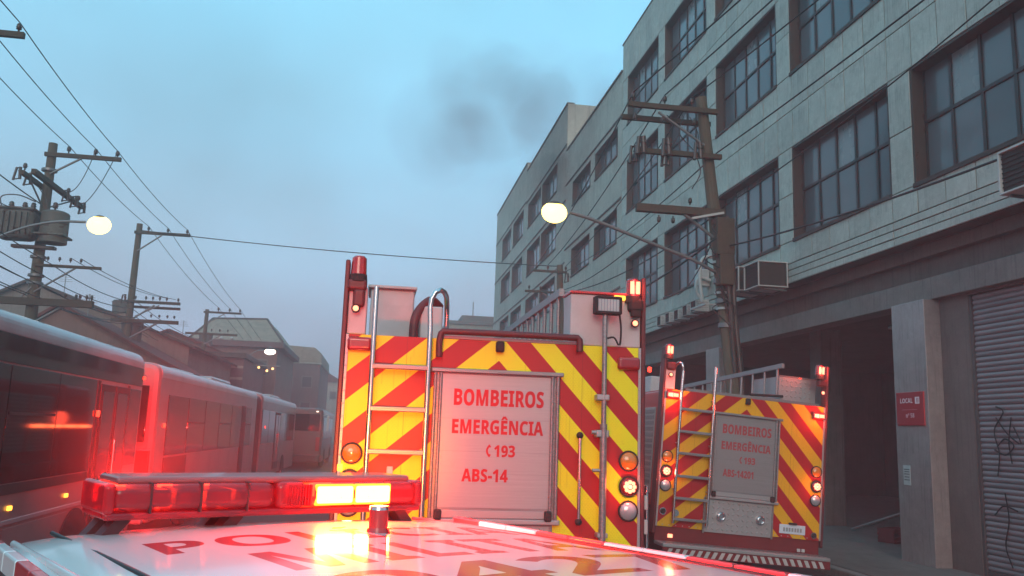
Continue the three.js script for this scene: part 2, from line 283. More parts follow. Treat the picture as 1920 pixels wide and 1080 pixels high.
wing(thing('far_industrial_block', 'far smoke-veiled pale block with rows of windows, second from the end', 'building', [FX, 0, -48.8]), -55, -42.604, 19.75, [-55 + .75, -49.45], 4.45, [[5.4, 7.2], [8.9, 10.7], [12.2, 14.05], [15.5, 17.15]], 4, 11);
wing(thing('far_industrial_block', 'farthest pale block at the end of the right-hand facades', 'building', [FX, 0, -62.2]), -69.6, -55.004, 20.3, [-65.9, -60.5], 4.45, [[5.4, 7.2], [8.9, 10.7], [12.2, 14.05], [15.5, 17.3]], 4, 11);

// window air conditioners on the facade
function makeAC(dark) {
  const a = thing('air_conditioner', '', 'air conditioner', [0, 0, 0], 0, 'air conditioners on the panelled facade');
  part('casing', [cb(.62, .025, .66, -.31, .24, 0, .008), cb(.62, .025, .66, -.31, -.24, 0, .008), ...(dark ? [cb(.025, .455, .025, -.607, 0, .317, .006), cb(.025, .455, .025, -.607, 0, -.317, .006), cb(.025, .455, .025, -.02, 0, .317, .006)] : [cb(.62, .455, .025, -.31, 0, .317, .006), cb(.62, .455, .025, -.31, 0, -.317, .006)])], M.acWhite, a);
  part('grille', [cb(.54, .45, .6, -.31, 0, 0), ...[-3, -2, -1, 0, 1, 2, 3].map((k) => cb(.012, .012, .6, -.588, k * .055, 0))], M.acDark, a);
  if (!dark) part('louvre', [0, 1, 2, 3, 4].map((k) => cb(.5, .012, .01, -.29, .16 - k * .08, .332, .004)), M.trafo, a);
  part('bracket', bar(V(0, -.30, .24), V(-.55, -.268, .24), .03, .03), M.steel, a); part('bracket', bar(V(0, -.30, -.24), V(-.55, -.268, -.24), .03, .03), M.steel, a);
  return a;
}
const ac0 = makeAC(false), acDark = makeAC(true);
const acs = [[-10.02, 5.96, 1.25, 'large white window air conditioner under the nearest big window, cut by the frame edge'], [-18.62, 5.95, 1.2, 'right one of two boxy air conditioners right of the leaning utility pole'], [-19.72, 6.02, 1.2, 'left one of two boxy air conditioners right of the leaning utility pole'],
  [-23.25, 5.9, .66, 'air conditioner nearest the leaning pole in the row of small units'], [-24.0, 5.88, .62, 'second small air conditioner from the leaning pole in the row of units'], [-24.75, 5.85, .62, 'third small air conditioner from the leaning pole in the row of units'], [-25.55, 5.86, .62, 'fourth small air conditioner from the leaning pole in the row of units'], [-26.35, 5.86, .62, 'farthest small air conditioner of the row left of the leaning pole']];
acs.forEach(([z, y, s, label], i) => { const proto = i === 1 || i === 2 ? acDark : ac0, first = i < 2, a = first ? proto : proto.clone(); if (!first) { a.name = numbered('air_conditioner'); scene.add(a); } a.position.set(FX - .002, y, z); a.scale.setScalar(s); a.userData.label = label; });

{ // pipework beside the leaning pole
  const o = thing('pipe_frame', 'white pipes and small tray on the facade just left of the leaning pole', 'pipes', [FX, 6.2, -22.3]), q = (...a) => tube(a.map((p) => V(...p)), .05, 24, 8);
  part('pipe', q([-.05, .95, .1], [-.5, .9, .1], [-.6, .4, .1], [-.55, -.35, .15]), M.acWhite, o); part('pipe', q([-.05, .4, -.5], [-.4, .45, -.5], [-.5, .1, -.45], [-.3, -.3, -.4]), M.acWhite, o);
  part('meter_box', cb(.35, .5, .3, -.2, .5, -.75, .04), M.acWhite, o); part('tray', [bar(V(-.6, -.45, -.6), V(-.6, -.45, .5), .05, .05), bar(V(-.05, -.45, -.6), V(-.6, -.45, -.6), .04, .04), bar(V(-.05, -.45, .5), V(-.6, -.45, .5), .04, .04)], M.acWhite, o);
}
{ // sign plates on the pillar
  const c = document.createElement('canvas'); c.width = 256; c.height = 192; const x = c.getContext('2d');
  x.fillStyle = '#a01420'; x.fillRect(0, 0, 256, 192); x.fillStyle = '#e8c9c9'; x.font = 'bold 40px sans-serif'; x.textAlign = 'left'; x.fillText('LOCAL', 34, 62); x.fillRect(180, 28, 42, 40); x.fillStyle = '#a01420'; x.fillRect(196, 34, 6, 28); x.fillRect(208, 34, 5, 28);
  x.fillStyle = '#dcaeb0'; x.font = '16px sans-serif'; x.textAlign = 'center'; x.fillText('—————————', 124, 106); x.font = 'bold 36px sans-serif'; x.fillText('nº 58', 128, 148);
  const t = new THREE.CanvasTexture(c); t.colorSpace = THREE.SRGBColorSpace;
  const s = thing('wall_sign', 'red sign plate with pale lettering on the pillar beside the shutter', 'sign', [FX - .012, 2.77, -13.83]);
  const pl = new THREE.PlaneGeometry(.76, .57).rotateY(-Math.PI / 2).translate(-.0135, 0, 0);
  part('plate', cb(.022, .58, .78, 0, 0, 0, .003), M.stripRed, s); part('print', pl, S({ map: t, roughness: .45 }), s);
  part('screw', [[.25, .34], [.25, -.34], [-.25, .34], [-.25, -.34]].map(([y, z]) => rod(V(-.012, y, z), V(-.02, y, z), .008)), M.chrome, s);
  const n = thing('notice', 'small pale notice sheet on the pillar below the red sign', 'notice', [FX - .006, 1.62, -14.02]);
  part('sheet', cb(.006, .34, .2, 0, 0, 0), M.acWhite, n); part('print', [.1, .06, .02, -.03, -.08].map((y, i) => cb(.002, .014, .15 - .02 * (i % 2), -.0045, y, 0)), M.rail, n);
}
{ // things on the floor of the open bay
  const o = thing('crate', 'small dark red crate lying on the floor of the open bay', 'crate', [10.75, .147, -16.75], R(24));
  part('bottom', cb(.56, .03, .38, 0, .03, 0, .004), M.truckDark, o);
  for (const s of [-1, 1]) { for (let k = 0; k < 3; k++) part('slat', cb(.56, .07, .015, 0, .09 + k * .085, s * .185, .003), M.truckDark, o); part('end_board', cb(.015, .26, .34, s * .27, .17, 0, .003), M.truckDark, o); }
  const c = thing('barrier_pole', 'thin pale pole propped from the bay floor against the pillar', 'pole', [11.2, .15, -19.1]);
  part('shaft', rod(V(0, .02, 0), V(-1.45, .95, 4.95), .028), M.kerb, c); part('tip', rod(V(-1.45, .95, 4.95), V(-1.475, .966, 5.03), .036), M.black, c);
}

// ---------------------------------------------------------------- houses on the left
function gable(name, label, x0, x1, z0, z1, eave, ridge, rx, wallM, roofM, wins = [], over = .35) { // gable end faces the camera; rx: where the ridge stands
  const o = thing(name, label, 'house', [(x0 + x1) / 2, 0, z1]), cx = (x0 + x1) / 2, L = (x) => x - cx;
  const g = prism(poly([[L(x0), 0], [L(x1), 0], [L(x1), eave], [L(rx), ridge], [L(x0), eave]]), z1 - z0); g.translate(0, 0, z0 - z1); part('wall', metreUV(g), wallM, o);
  const slope = (xa, ya, xb, yb) => { const dx = xb - xa, dy = yb - ya, l = Math.hypot(dx, dy), nx = -dy / l * .12, ny = dx / l * .12, ex = dx / l * over, ey = dy / l * over; const s = nx * 0 + ny > 0 ? 1 : -1; const h = prism(poly([[xa, ya + .01], [xb + ex, yb + ey + .01], [xb + ex + nx * s, yb + ey + .01 + ny * s], [xa + nx * s, ya + .01 + ny * s]]), z1 - z0 + .6); h.translate(0, 0, z0 - z1 - .3); return metreUV(h); };
  part('roof', slope(L(rx), ridge, L(x1), eave), roofM, o); part('roof', slope(L(rx), ridge, L(x0), eave), roofM, o);
  { const t = new THREE.Group(); t.name = 'water_tank'; t.position.set(L(rx) + (x1 - rx) * .45, ridge - (ridge - eave) * .45 + .25, -3); o.add(t); part('tank', rod(V(0, 0, 0), V(0, .62, 0), .42, .48, 18), M.trafo, t); part('lid', rod(V(0, .62, 0), V(0, .72, 0), .5, .4, 18), M.roofGrey, t); part('stand', cb(.7, .3, .7, 0, -.14, 0), wallM, t); }
  { const t = new THREE.Group(); t.name = 'aerial'; t.position.set(L(rx) + (x1 - rx) * .16, ridge - (ridge - eave) * .16, -1); o.add(t); part('mast', rod(V(0, -.1, 0), V(0, 1.1, 0), .02), M.steel, t); part('element', [0, 1, 2, 3].map((k) => bar(V(-.34 + k * .05, .72 + k * .11, 0), V(.34 - k * .05, .72 + k * .11, 0), .018, .018)), M.steel, t); }
  for (const [x, y, w, h] of wins) { const n = part('window', cb(w + .14, h + .14, .06, L(x), y, .031), M.beam, o); part('pane', cb(w, h, .02, L(x), y, .066), M.winDark, n); part('glazing_bar', [cb(.05, h, .02, L(x), y, .08), cb(w, .05, .02, L(x), y, .082)], M.houseA, n); }
  return o;
}
gable('gabled_house', 'large pale gabled house with grey roof behind the utility pole with transformer', -22.5, -9.4, -58, -45, 5.9, 8.75, -17.2, M.houseA, M.roofGrey, [[-14.6, 5.4, 1.1, 1.2], [-19.5, 5.2, 1.1, 1.2]]);
gable('gabled_house', 'house with a long dark red tiled roof just behind the first bus', -16.5, -8.6, -44, -38, 4.4, 6.75, -13.2, M.houseB, M.roofRed, [[-11.2, 3.6, 1.2, 1.1]], .5);
gable('gabled_house', 'low house with shallow dark red roof behind the second utility pole', -17.2, -9.9, -72, -60, 6.6, 8.15, -13.9, M.houseB, M.roofRed, [[-12.3, 6.0, 1.3, 1.0]]);
{ // hip-roofed building with projecting eaves
  const o = thing('hip_roofed_building', 'building with pale hipped roof and dark eaves near the third utility pole', 'building', [-10.6, 0, -70]);
  part('wall', bx(-3.6, 2.7, 0, 8.15, -14, 0), M.houseB, o);
  part('eave', bx(-4.1, 3.2, 8.15, 8.62, -14.4, .5, .04), M.houseD, o);
  const v = [[-4.0, 8.63, .45], [3.1, 8.63, .45], [3.1, 8.63, -14.3], [-4.0, 8.63, -14.3], [-2.9, 10.6, -2.6], [1.4, 10.75, -2.6], [1.4, 10.75, -11], [-2.9, 10.6, -11]], f = [[0, 1, 5], [0, 5, 4], [1, 2, 6], [1, 6, 5], [2, 3, 7], [2, 7, 6], [3, 0, 4], [3, 4, 7], [4, 5, 6], [4, 6, 7], [0, 3, 2], [0, 2, 1]];
  const g = new THREE.BufferGeometry(); g.setAttribute('position', new THREE.Float32BufferAttribute(f.flat().flatMap((i) => v[i]), 3)); g.computeVertexNormals(); g.setAttribute('uv', new THREE.Float32BufferAttribute(new Float32Array(f.length * 6), 2)); part('roof', metreUV(g), M.roofPale, o);
  part('ridge_cap', [rod(V(-2.9, 10.62, -2.6), V(1.4, 10.77, -2.6), .09), rod(V(1.4, 10.77, -2.6), V(3.1, 8.66, .45), .09), rod(V(-2.9, 10.62, -2.6), V(-4, 8.66, .45), .09)], M.roofGrey, o);
  for (const x of [-2.6, -.6, 1.4]) { const n = part('window', cb(1.3, 1.3, .08, x, 6.6, .041), M.beam, o); part('pane', cb(1.1, 1.1, .02, x, 6.6, .09), M.winDark, n); }
  for (const x of [-3.2, -2.4, -1.6, -.8]) part('insulator', new THREE.SphereGeometry(.12, 8, 6).translate(x, 8.75, .48), M.acWhite, o);
}
{
  const o = thing('low_workshop', 'low red-brown workshop front with pale horizontal bands between the second and third poles', 'building', [-11.6, 0, -60]);
  part('wall', bx(-2.2, 2.9, 0, 6.4, -9, 1.5), M.houseD, o); part('awning', [bx(-2.4, 3.1, 6.4, 6.75, -9.2, 1.9, .04)], M.roofGrey, o);
  for (const y of [5.75, 5.0]) part('band', bx(-2.2, 2.9, y, y + .16, 1.5, 1.56), M.houseC, o);
  for (const x of [-1.5, 0, 1.5]) { const n = part('window', cb(.95, .95, .06, x, 4.2, 1.531), M.beam, o); part('pane', cb(.78, .78, .02, x, 4.2, 1.57), M.winDark, n); }
}
{
  const o = thing('boxy_building', 'boxy reddish building with pale attic storey just left of the first fire engine', 'building', [-7.9, 0, -90]);
  part('wall', bx(-1.9, 2.15, 0, 8.55, -16, 0), M.houseD, o); part('attic', prism(poly([[-1.95, 8.55], [2.2, 8.55], [2.15, 9.6], [1.5, 10.15], [-1.95, 10.3]]), 16).translate(0, 0, -16), M.roofPale, o);
  part('cornice', bx(-2.0, 2.3, 8.45, 8.6, -16, .12, .03), M.houseC, o);
  for (const x of [-1, .9]) for (const y of [6.6, 4]) { const n = part('window', cb(1.1, 1.2, .06, x, y, .031), M.beam, o); part('pane', cb(.9, 1, .02, x, y, .07), M.winDark, n); }
}
for (const [x, z, w, h, m, label] of [[-7.2, -128, 4.4, 8.6, M.houseC, 'pale far house seen just left of the first fire engine'], [-3.6, -150, 5, 8, M.houseB, 'reddish farthest house closing the street'], [-13, -104, 7, 8.2, M.houseA, 'grey far house behind the boxy building']]) {
  const o = thing('far_house', label, 'house', [x, 0, z]); part('wall', bx(-w / 2, w / 2, 0, h, -9, 0), m, o);
  part('roof', [prism(poly([[-w / 2 - .4, h], [w / 2 + .4, h], [0, h + 1.5]]), 9.6).translate(0, 0, -9.3)], M.roofRed, o);
  for (const k of [-.25, .25]) { const n = part('window', cb(1, 1.2, .06, w * k, h - 1.9, .031), M.beam, o); part('pane', cb(.8, 1, .02, w * k, h - 1.9, .07), M.winDark, n); }
}
{ // low building closing the view over the first engine's roof
  const o = thing('low_building', 'low pale flat-roofed building far down the street, over the first fire engine', 'building', [10.5, 0, -84]);
  part('wall', bx(-3.7, 6, 0, 12.6, -12, 0), M.houseC, o); part('parapet', [bx(-3.9, 6.2, 12.6, 12.95, -12.2, .2, .03), bx(-2.4, 6, 12.95, 13.6, -10, -.4, .02)], M.beam, o); part('mast', rod(V(-1.3, 13.6, -.5), V(-1.3, 15, -.5), .05), M.steel, o);
  for (const x of [-2.5, .2, 2.9]) { const n = part('window', cb(1.6, 1.4, .06, x, 10.6, .031), M.beam, o); part('pane', cb(1.4, 1.2, .02, x, 10.6, .07), M.winDark, n); }
}
// ---------------------------------------------------------------- utility poles and their wires
const insulator = (() => { const g = new THREE.LatheGeometry([[0, -.10], [.022, -.10], [.022, -.03], [.062, -.03], [.04, .0], [.066, .01], [.044, .05], [.058, .06], [.034, .10], [0, .11]].map(([a, b]) => new THREE.Vector2(a, b)), 10); return g; })();
function makePole(label, base, top, r0, r1) {
  const o = thing('utility_pole', label, 'utility pole', base), b = V(0, 0, 0), t = V(...top).sub(V(...base));
  part('shaft', rod(b, t, r0, r1, 16), M.pole, o);
  const L = (x, y, z) => V(x - base[0], y - base[1], z - base[2]);
  return {
    o, L,
    arm(x0, x1, y, z, h = .11, d = .11) { part('crossarm', bar(L(x0, y, z), L(x1, y, z), d, h), M.arm, o); },
    armZ(x, y, z0, z1, h = .12) { part('crossarm', bar(L(x, y, z0), L(x, y, z1), h, h), M.arm, o); },
    brace(a, c, r = .028) { part('brace', rod(L(...a), L(...c), r), M.steel, o); },
    ins(list, s = 1, flip = 1) { for (const [x, y, z] of list) { const m = part('insulator', insulator, M.insul, o); m.position.copy(L(x, y, z)); m.scale.set(s, s * flip, s); } },
    fuse(list) { for (const [x, y, z, k = 1] of list) { const p = L(x, y, z); part('fuse_cutout', [rod(p.clone().add(V(-.05, .16, 0)), p.clone().add(V(-.1, -.26, .05)), .028 * k), rod(p.clone().add(V(.05, .18, 0)), p.clone().add(V(.07, -.2, 0)), .036 * k), rod(p.clone().add(V(-.11, -.24, .05)), p.clone().add(V(.08, -.18, 0)), .02), rod(p.clone().add(V(-.06, .14, 0)), p.clone().add(V(.06, .17, 0)), .022), rod(p.clone().add(V(.05, .02, 0)), p.clone().add(V(.065, .06, 0)), .05 * k)], M.insul, o); } },
    collar(y, z, x, r) { part('collar', rod(L(x, y - .04, z), L(x, y + .04, z), r), M.steel, o); },
  };
}
{ // L0: only the end of its arm reaches into the frame
  const p = makePole('utility pole whose crossarm end pokes into the top left corner', [-10.7, .1, -19.5], [-10.7, 11, -19.5], .2, .13);
  p.arm(-10.9, -8.19, 10.5, -19.36, .13); p.brace([-9.6, 10.45, -19.36], [-10.6, 9.7, -19.5]); p.ins([[-8.32, 10.67, -19.36], [-9.1, 10.67, -19.36], [-9.9, 10.67, -19.36]]);
}
{
  const p = makePole('utility pole with the big transformer and hanging fuse cutouts, nearest on the left', [-10.96, .1, -29], [-10.94, 11.02, -29], .225, .135), z = -28.84;
  p.arm(-11.1, -8.74, 10.6, z, .13); p.brace([-9.95, 10.55, z], [-10.86, 9.95, z], .035); p.ins([[-10.38, 10.8, z], [-9.55, 10.78, z], [-8.87, 10.77, z]], 1.15);
  p.armZ(-10.72, 9.55, -27.2, -31.6, .15); p.armZ(-11.14, 9.55, -27.4, -29.6, .13); p.brace([-10.75, 9.5, -30.6], [-10.92, 8.85, -29.05]); p.brace([-11.1, 9.5, -27.9], [-10.98, 8.8, -28.95]);
  p.fuse([[-10.62, 9.5, -31.4, 1.3], [-10.6, 9.5, -30.5, 1.3], [-10.6, 9.5, -29.7], [-11.28, 9.55, -27.5, 1.3], [-11.2, 9.55, -28.1, 1.2]]); p.ins([[-10.72, 9.75, -31.2], [-10.72, 9.75, -30.2], [-11.14, 9.78, -27.6]], 1.1);
  // transformer: two tanks with fins and bushings
  const T = new THREE.Group(); T.name = 'transformer'; T.position.copy(p.L(-11.15, 8.1, -28.6)); p.o.add(T);
  part('tank', [cb(1.15, 1.0, .8, -.32, 0, .2, .22), cb(1.2, .08, .84, -.32, .46, .2, .03)], M.trafo, T);
  part('fin', [0, 1, 2, 3, 4, 5].map((k) => cb(.03, .7, .12, -.75 + k * .17, -.02, .63, .01)), M.trafo, T);
  part('second_tank', [(() => { const g = new THREE.CylinderGeometry(.42, .42, .95, 20); g.translate(.72, -.03, .05); return g; })(), (() => { const g = new THREE.SphereGeometry(.42, 20, 8, 0, 6.3, 0, Math.PI / 2); g.scale(1, .3, 1); g.translate(.72, .44, .05); return g; })(), cb(.9, .07, .9, .72, -.28, .05, .03)], M.trafo, T);
  for (const [x, y] of [[-.6, .62], [-.2, .62], [.05, .62], [.7, .68]]) { const m = part('bushing', insulator, M.insul, T); m.position.set(x, y, .1); m.scale.setScalar(1.4); }
  part('conduit', [tube([V(-.8, .5, .3), V(-.85, .85, .3), V(-.4, .95, .25), V(.1, .8, .1)], .02), tube([V(.5, .5, .1), V(.4, .9, .1), V(.1, 1.3, 0)], .018), cb(1.3, .1, .25, .1, -.62, -.2, .02)], M.insul, T);
  p.arm(-11.0, -8.97, 6.92, z, .085); p.brace([-9.75, 6.88, z], [-10.9, 6.05, z], .03); p.ins([[-10.6, 7.14, z], [-10.25, 7.14, z], [-9.92, 7.13, z], [-9.6, 7.12, z]], .75);
  p.arm(-11.95, -9.05, 5.72, z + .12, .22, .2); p.brace([-9.95, 5.65, z], [-10.9, 5.0, z], .045); p.brace([-11.4, 5.7, z], [-10.98, 6.2, z], .03); p.ins([[-9.95, 5.96, z], [-9.62, 5.95, z], [-9.5, 5.95, z], [-9.3, 5.94, z], [-9.15, 5.94, z]], .85);
  for (const y of [6.6, 6.35, 7.2, 10.1]) p.collar(y, -29, -10.955, .24);
}
{
  const p = makePole('slim utility pole with three crossarms, second from the left behind the first bus', [-11.22, .1, -40.5], [-11.15, 11.05, -40.5], .20, .13), z = -40.35;
  p.arm(-11.3, -8.86, 10.62, z, .13); p.brace([-10.1, 10.55, z], [-11.1, 9.75, z], .035); p.ins([[-10.7, 10.8, z], [-9.85, 10.78, z], [-9.0, 10.77, z]], 1.1);
  p.arm(-11.35, -9.0, 7.42, z, .12); p.arm(-11.2, -9.05, 7.22, z - .3, .11); p.brace([-10.1, 7.3, z], [-11.1, 6.55, z], .04); p.brace([-9.9, 7.3, z], [-10.9, 6.75, z], .03); p.ins([[-10.95, 7.6, z], [-10.5, 7.6, z], [-10.2, 7.6, z], [-9.9, 7.6, z], [-9.6, 7.6, z], [-9.1, 7.58, z]], .9);
  p.fuse([[-11.45, 7.55, z, 1.3]]); p.arm(-11.9, -9.0, 6.55, z, .16); p.brace([-9.9, 6.5, z], [-11.05, 5.75, z], .045); p.ins([[-10.2, 6.8, z], [-9.85, 6.8, z], [-9.5, 6.8, z], [-9.2, 6.79, z]], .9, .8);
}
{
  const p = makePole('small distant utility pole before the hip-roofed building, third on the left', [-11.1, .1, -57], [-11.02, 9.35, -57], .17, .12), z = -56.85;
  p.arm(-11.2, -8.85, 9.16, z, .12); p.brace([-9.9, 9.1, z], [-10.9, 8.45, z], .03); p.ins([[-10.3, 9.36, z], [-9.6, 9.34, z], [-8.95, 9.32, z]], 1.25);
  p.arm(-12.2, -9.0, 7.75, z, .13); p.ins([[-10.6, 8.0, z], [-10.1, 8.0, z], [-9.6, 8.0, z]], 1); p.brace([-10, 7.7, z], [-11, 7.1, z], .03);
}
{
  const p = makePole('stout leaning utility pole in front of the panelled building', [8.17, .14, -18], [7.1, 9.98, -18], .185, .125), z = -17.8;
  p.arm(5.28, 7.42, 9.58, z, .11, .10); p.arm(5.25, 7.4, 9.42, z - .4, .11, .10); p.brace([6.0, 9.45, z], [7.1, 8.75, z], .03); p.ins([[5.4, 9.76, z], [6.15, 9.76, z], [6.8, 9.76, z]], .9); p.ins([[5.45, 9.3, z], [6.1, 9.3, z], [6.85, 9.3, z]], .8, -1);
  p.arm(5.5, 7.5, 8.5, z, .11); p.fuse([[5.56, 8.62, z + .1, 1.7], [6.15, 8.62, z + .1, 1.7], [6.9, 8.6, z + .1, 1.5]]); p.fuse([[5.48, 8.5, z - .2, 1.3], [6.2, 8.45, z - .1, 1.3]]); part('jumper', [tube([p.L(6.9, 8.5, z), p.L(7.0, 8.1, z), p.L(6.8, 7.7, z)], .012), tube([p.L(6.6, 9.4, z), p.L(6.5, 9.0, z), p.L(6.85, 8.6, z)], .012), tube([p.L(6.75, 9.4, z), p.L(6.95, 9.0, z), p.L(6.95, 8.6, z)], .012), tube([p.L(6.2, 9.4, z), p.L(6.5, 9.1, z), p.L(6.3, 8.6, z)], .012)], M.wire, p.o);
  p.arm(5.5, 7.55, 7.17, z, .17, .16); p.brace([6.6, 7.1, z], [7.45, 6.5, z], .035); p.ins([[6.35, 6.95, z], [6.02, 6.95, z]], .8, -1); p.ins([[6.75, 7.4, z]], .8); part('brace', bar(p.L(6.75, 6.98, z + .12), p.L(7.5, 7.16, z + .12), .05, .05), M.acWhite, p.o);
  part('junction_box', [cb(.42, .85, .3, ...p.L(7.5, 6.6, z + .1).toArray(), .03), cb(.34, .7, .26, ...p.L(7.52, 5.85, z + .12).toArray(), .03)], M.arm, p.o);
  part('cable_bundle', [tube([p.L(7.36, 7.2, z), p.L(7.5, 6.2, z + .1), p.L(7.62, 5.3, z + .1), p.L(7.78, 3.6, z)], .05), tube([p.L(7.62, 7.1, z), p.L(7.75, 6.0, z), p.L(7.78, 5.0, z), p.L(7.95, 3.2, z)], .06), tube([p.L(7.3, 6.9, z), p.L(7.42, 6.4, z + .12), p.L(7.4, 5.7, z + .1), p.L(7.62, 4.9, z)], .03)], M.insul, p.o);
  parts('cable_loop', [0, 1, 2, 3, 4, 5].map((k) => { const y = 7.0 - k * .36, x = 7.45 + k * .045, q = (k % 2 ? 1 : -1); return tube([p.L(x, y, z), p.L(x - .25 - (k % 3) * .12, y - .25, z + .2), p.L(x - .12 * q, y - .55, z + .15), p.L(x + .1, y - .8, z + .05)], .014, 20, 6); }), M.wire, p.o);
  parts('strap', [5.0, 5.35, 6.05].map((y) => { const x = 7.1 + (9.98 - y) * .1087; return rod(p.L(x, y, -18), p.L(x, y + .05, -18), .2); }), M.acWhite, p.o);
  parts('band', [5.15, 5.6, 4.6].map((y) => { const x = 7.1 + (9.98 - y) * .1087; return rod(p.L(x, y, -18), p.L(x, y + .1, -18), .195); }), M.steel, p.o);
}
{
  const p = makePole('distant brown utility pole seen over the first fire engine', [7.98, .14, -36], [7.66, 9.45, -36], .19, .14), z = -35.85;
  p.arm(6.45, 7.95, 9.12, z, .09); p.ins([[6.6, 9.28, z], [7.1, 9.28, z], [7.9, 9.28, z]], 1); p.arm(6.12, 7.9, 8.2, z, .09); p.ins([[6.3, 8.36, z], [6.8, 8.36, z]], .9); p.fuse([[7.95, 8.9, z, 1.2]]); p.brace([6.9, 8.15, z], [7.7, 7.6, z]);
}
makePole('plain utility pole standing behind the photographer on the right pavement', [8.4, .14, 8], [8.3, 10, 8], .2, .14).arm(6.6, 8.6, 9.5, 8.1);

function wire(a, b, sag, r, label, group) {
  const A = V(...a), B = V(...b), pts = []; for (let k = 0; k <= 10; k++) { const t = k / 10, q = A.clone().lerp(B, t); q.y -= sag * 4 * t * (1 - t); pts.push(q); }
  return single('power_cable', label, 'cable', tube(pts, r, 26, 5), M.wire, group);
}
const GT = 'power cables along the tops of the left poles', which = ['innermost', 'middle', 'outermost'], where = ['leading to the top left corner arm', 'between the top left corner arm and the transformer pole', 'between the transformer pole and the second pole', 'between the second pole and the third pole', 'beyond the third pole'];
const ends = [[[-9.9, 10.8, -19.36], [-10.38, 10.92, -28.84], [-10.7, 10.92, -40.35], [-10.3, 9.48, -56.85], [-11, 8.4, -90]], [[-9.1, 10.8, -19.36], [-9.55, 10.9, -28.84], [-9.85, 10.9, -40.35], [-9.6, 9.46, -56.85], [-10.3, 8.4, -90]], [[-8.32, 10.8, -19.36], [-8.87, 10.88, -28.84], [-9.0, 10.88, -40.35], [-8.95, 9.44, -56.85], [-9.6, 8.4, -90]]];
ends.forEach((e, n) => { const lab = (k) => `${which[n]} top power cable ${where[k]}`; wire([e[0][0] + .7, 10.6, -2], e[0], .15, .013, lab(0), GT); for (let k = 0; k < 4; k++) wire(e[k], e[k + 1], [.1, .14, .25, .3][k], .013, lab(k + 1), GT); });
const LB = 'low slack cable of the bundle between the left-hand poles', GB = 'low cables between the left poles';
for (const [x0, y0, y1, y2] of [[-10.1, 7.6, 6.95, 7.35], [-10.35, 7.2, 6.6, 7.1], [-10.6, 6.8, 6.35, 6.9], [-10.1, 6.5, 6.15, 6.7], [-10.8, 6.3, 5.95, 6.55], [-10.3, 6.05, 5.85, 6.4]]) { wire([x0 - .2, y0 + .9, -14], [x0 - .35, y1, -28.8], .35, .017, LB, GB); wire([x0 - .35, y1, -28.8], [x0 - .7, y2, -40.3], .22, .017, LB, GB); wire([x0 - .7, y2, -40.3], [x0 - .4, y2 - .2, -57], .3, .015, LB, GB); }
wire([-9.6, 7.2, -28.8], [-9.2, 7.6, -40.3], .2, .012, LB, GB); wire([-9.9, 7.2, -28.8], [-9.6, 7.65, -40.3], .2, .012, LB, GB);
wire([-12.2, 11.2, -14], [-11.0, 8.9, -29], .4, .02, 'dark cable sloping in from the left edge to the transformer pole'); wire([-12.5, 9.6, -17], [-11.6, 8.6, -28.6], .4, .016, 'thin dark cable ending at the top of the transformer tank');
wire([-11.1, 10.75, -40.5], [7.66, 9.4, -36], .18, .022, 'long single cable spanning the whole street between left and right poles');
wire([-8.87, 10.9, -28.84], [-10.6, 9.62, -31.4], .25, .014, 'short jumper cable hanging below the transformer pole crossarm, longer loop'); wire([-9.55, 10.9, -28.84], [-10.6, 9.62, -29.7], .45, .014, 'short jumper cable hanging below the transformer pole crossarm, inner loop');
const GR = 'power cables in front of the panelled facade';
[[[5.4, 9.87, -17.8], [7.45, 9.5, 8], [6.6, 9.4, -35.85]], [[6.15, 9.87, -17.8], [7.0, 9.5, 8], [7.1, 9.4, -35.85]], [[7.4, 8.6, -17.8], [7.6, 9.1, 8], [7.6, 9.0, -35.85]], [[6.8, 9.87, -17.8], [8.1, 9.55, 8], [7.9, 9.4, -35.85]]].forEach(([a, b, c], n) => { const q = ['streetmost', 'second', 'lower facade-side', 'innermost upper'][n]; wire(b, a, .35, .016, `${q} power cable from leaning pole towards the camera`, GR); wire(a, c, .3, .016, `${q} power cable from the leaning pole to the distant brown pole`, GR); });
wire([7.55, 6.4, -17.8], [9.2, 6.45, -6], .25, .02, 'lowest cable from the leaning pole along the facade towards the camera'); wire([7.5, 6.7, -17.8], [7.9, 7.4, -35.85], .5, .03, 'thickest slack cable bundle between leaning pole and distant pole'); wire([7.45, 6.95, -17.8], [9.25, 6.6, -25.5], .3, .014, 'service cable from the leaning pole back to the row of air conditioners'); wire([7.5, 7.25, -17.8], [7.7, 8.2, -35.85], .4, .02, 'thick slack cable from the leaning pole to the distant pole'); wire([6.0, 6.85, -17.8], [6.8, 8.2, -35.85], .5, .014, 'thin slack cable from the lowest crossarm of the leaning pole'); wire([7.5, 7.3, -17.8], [9.3, 9.6, -8], .25, .014, 'thin service cable rising from the leaning pole to the facade');

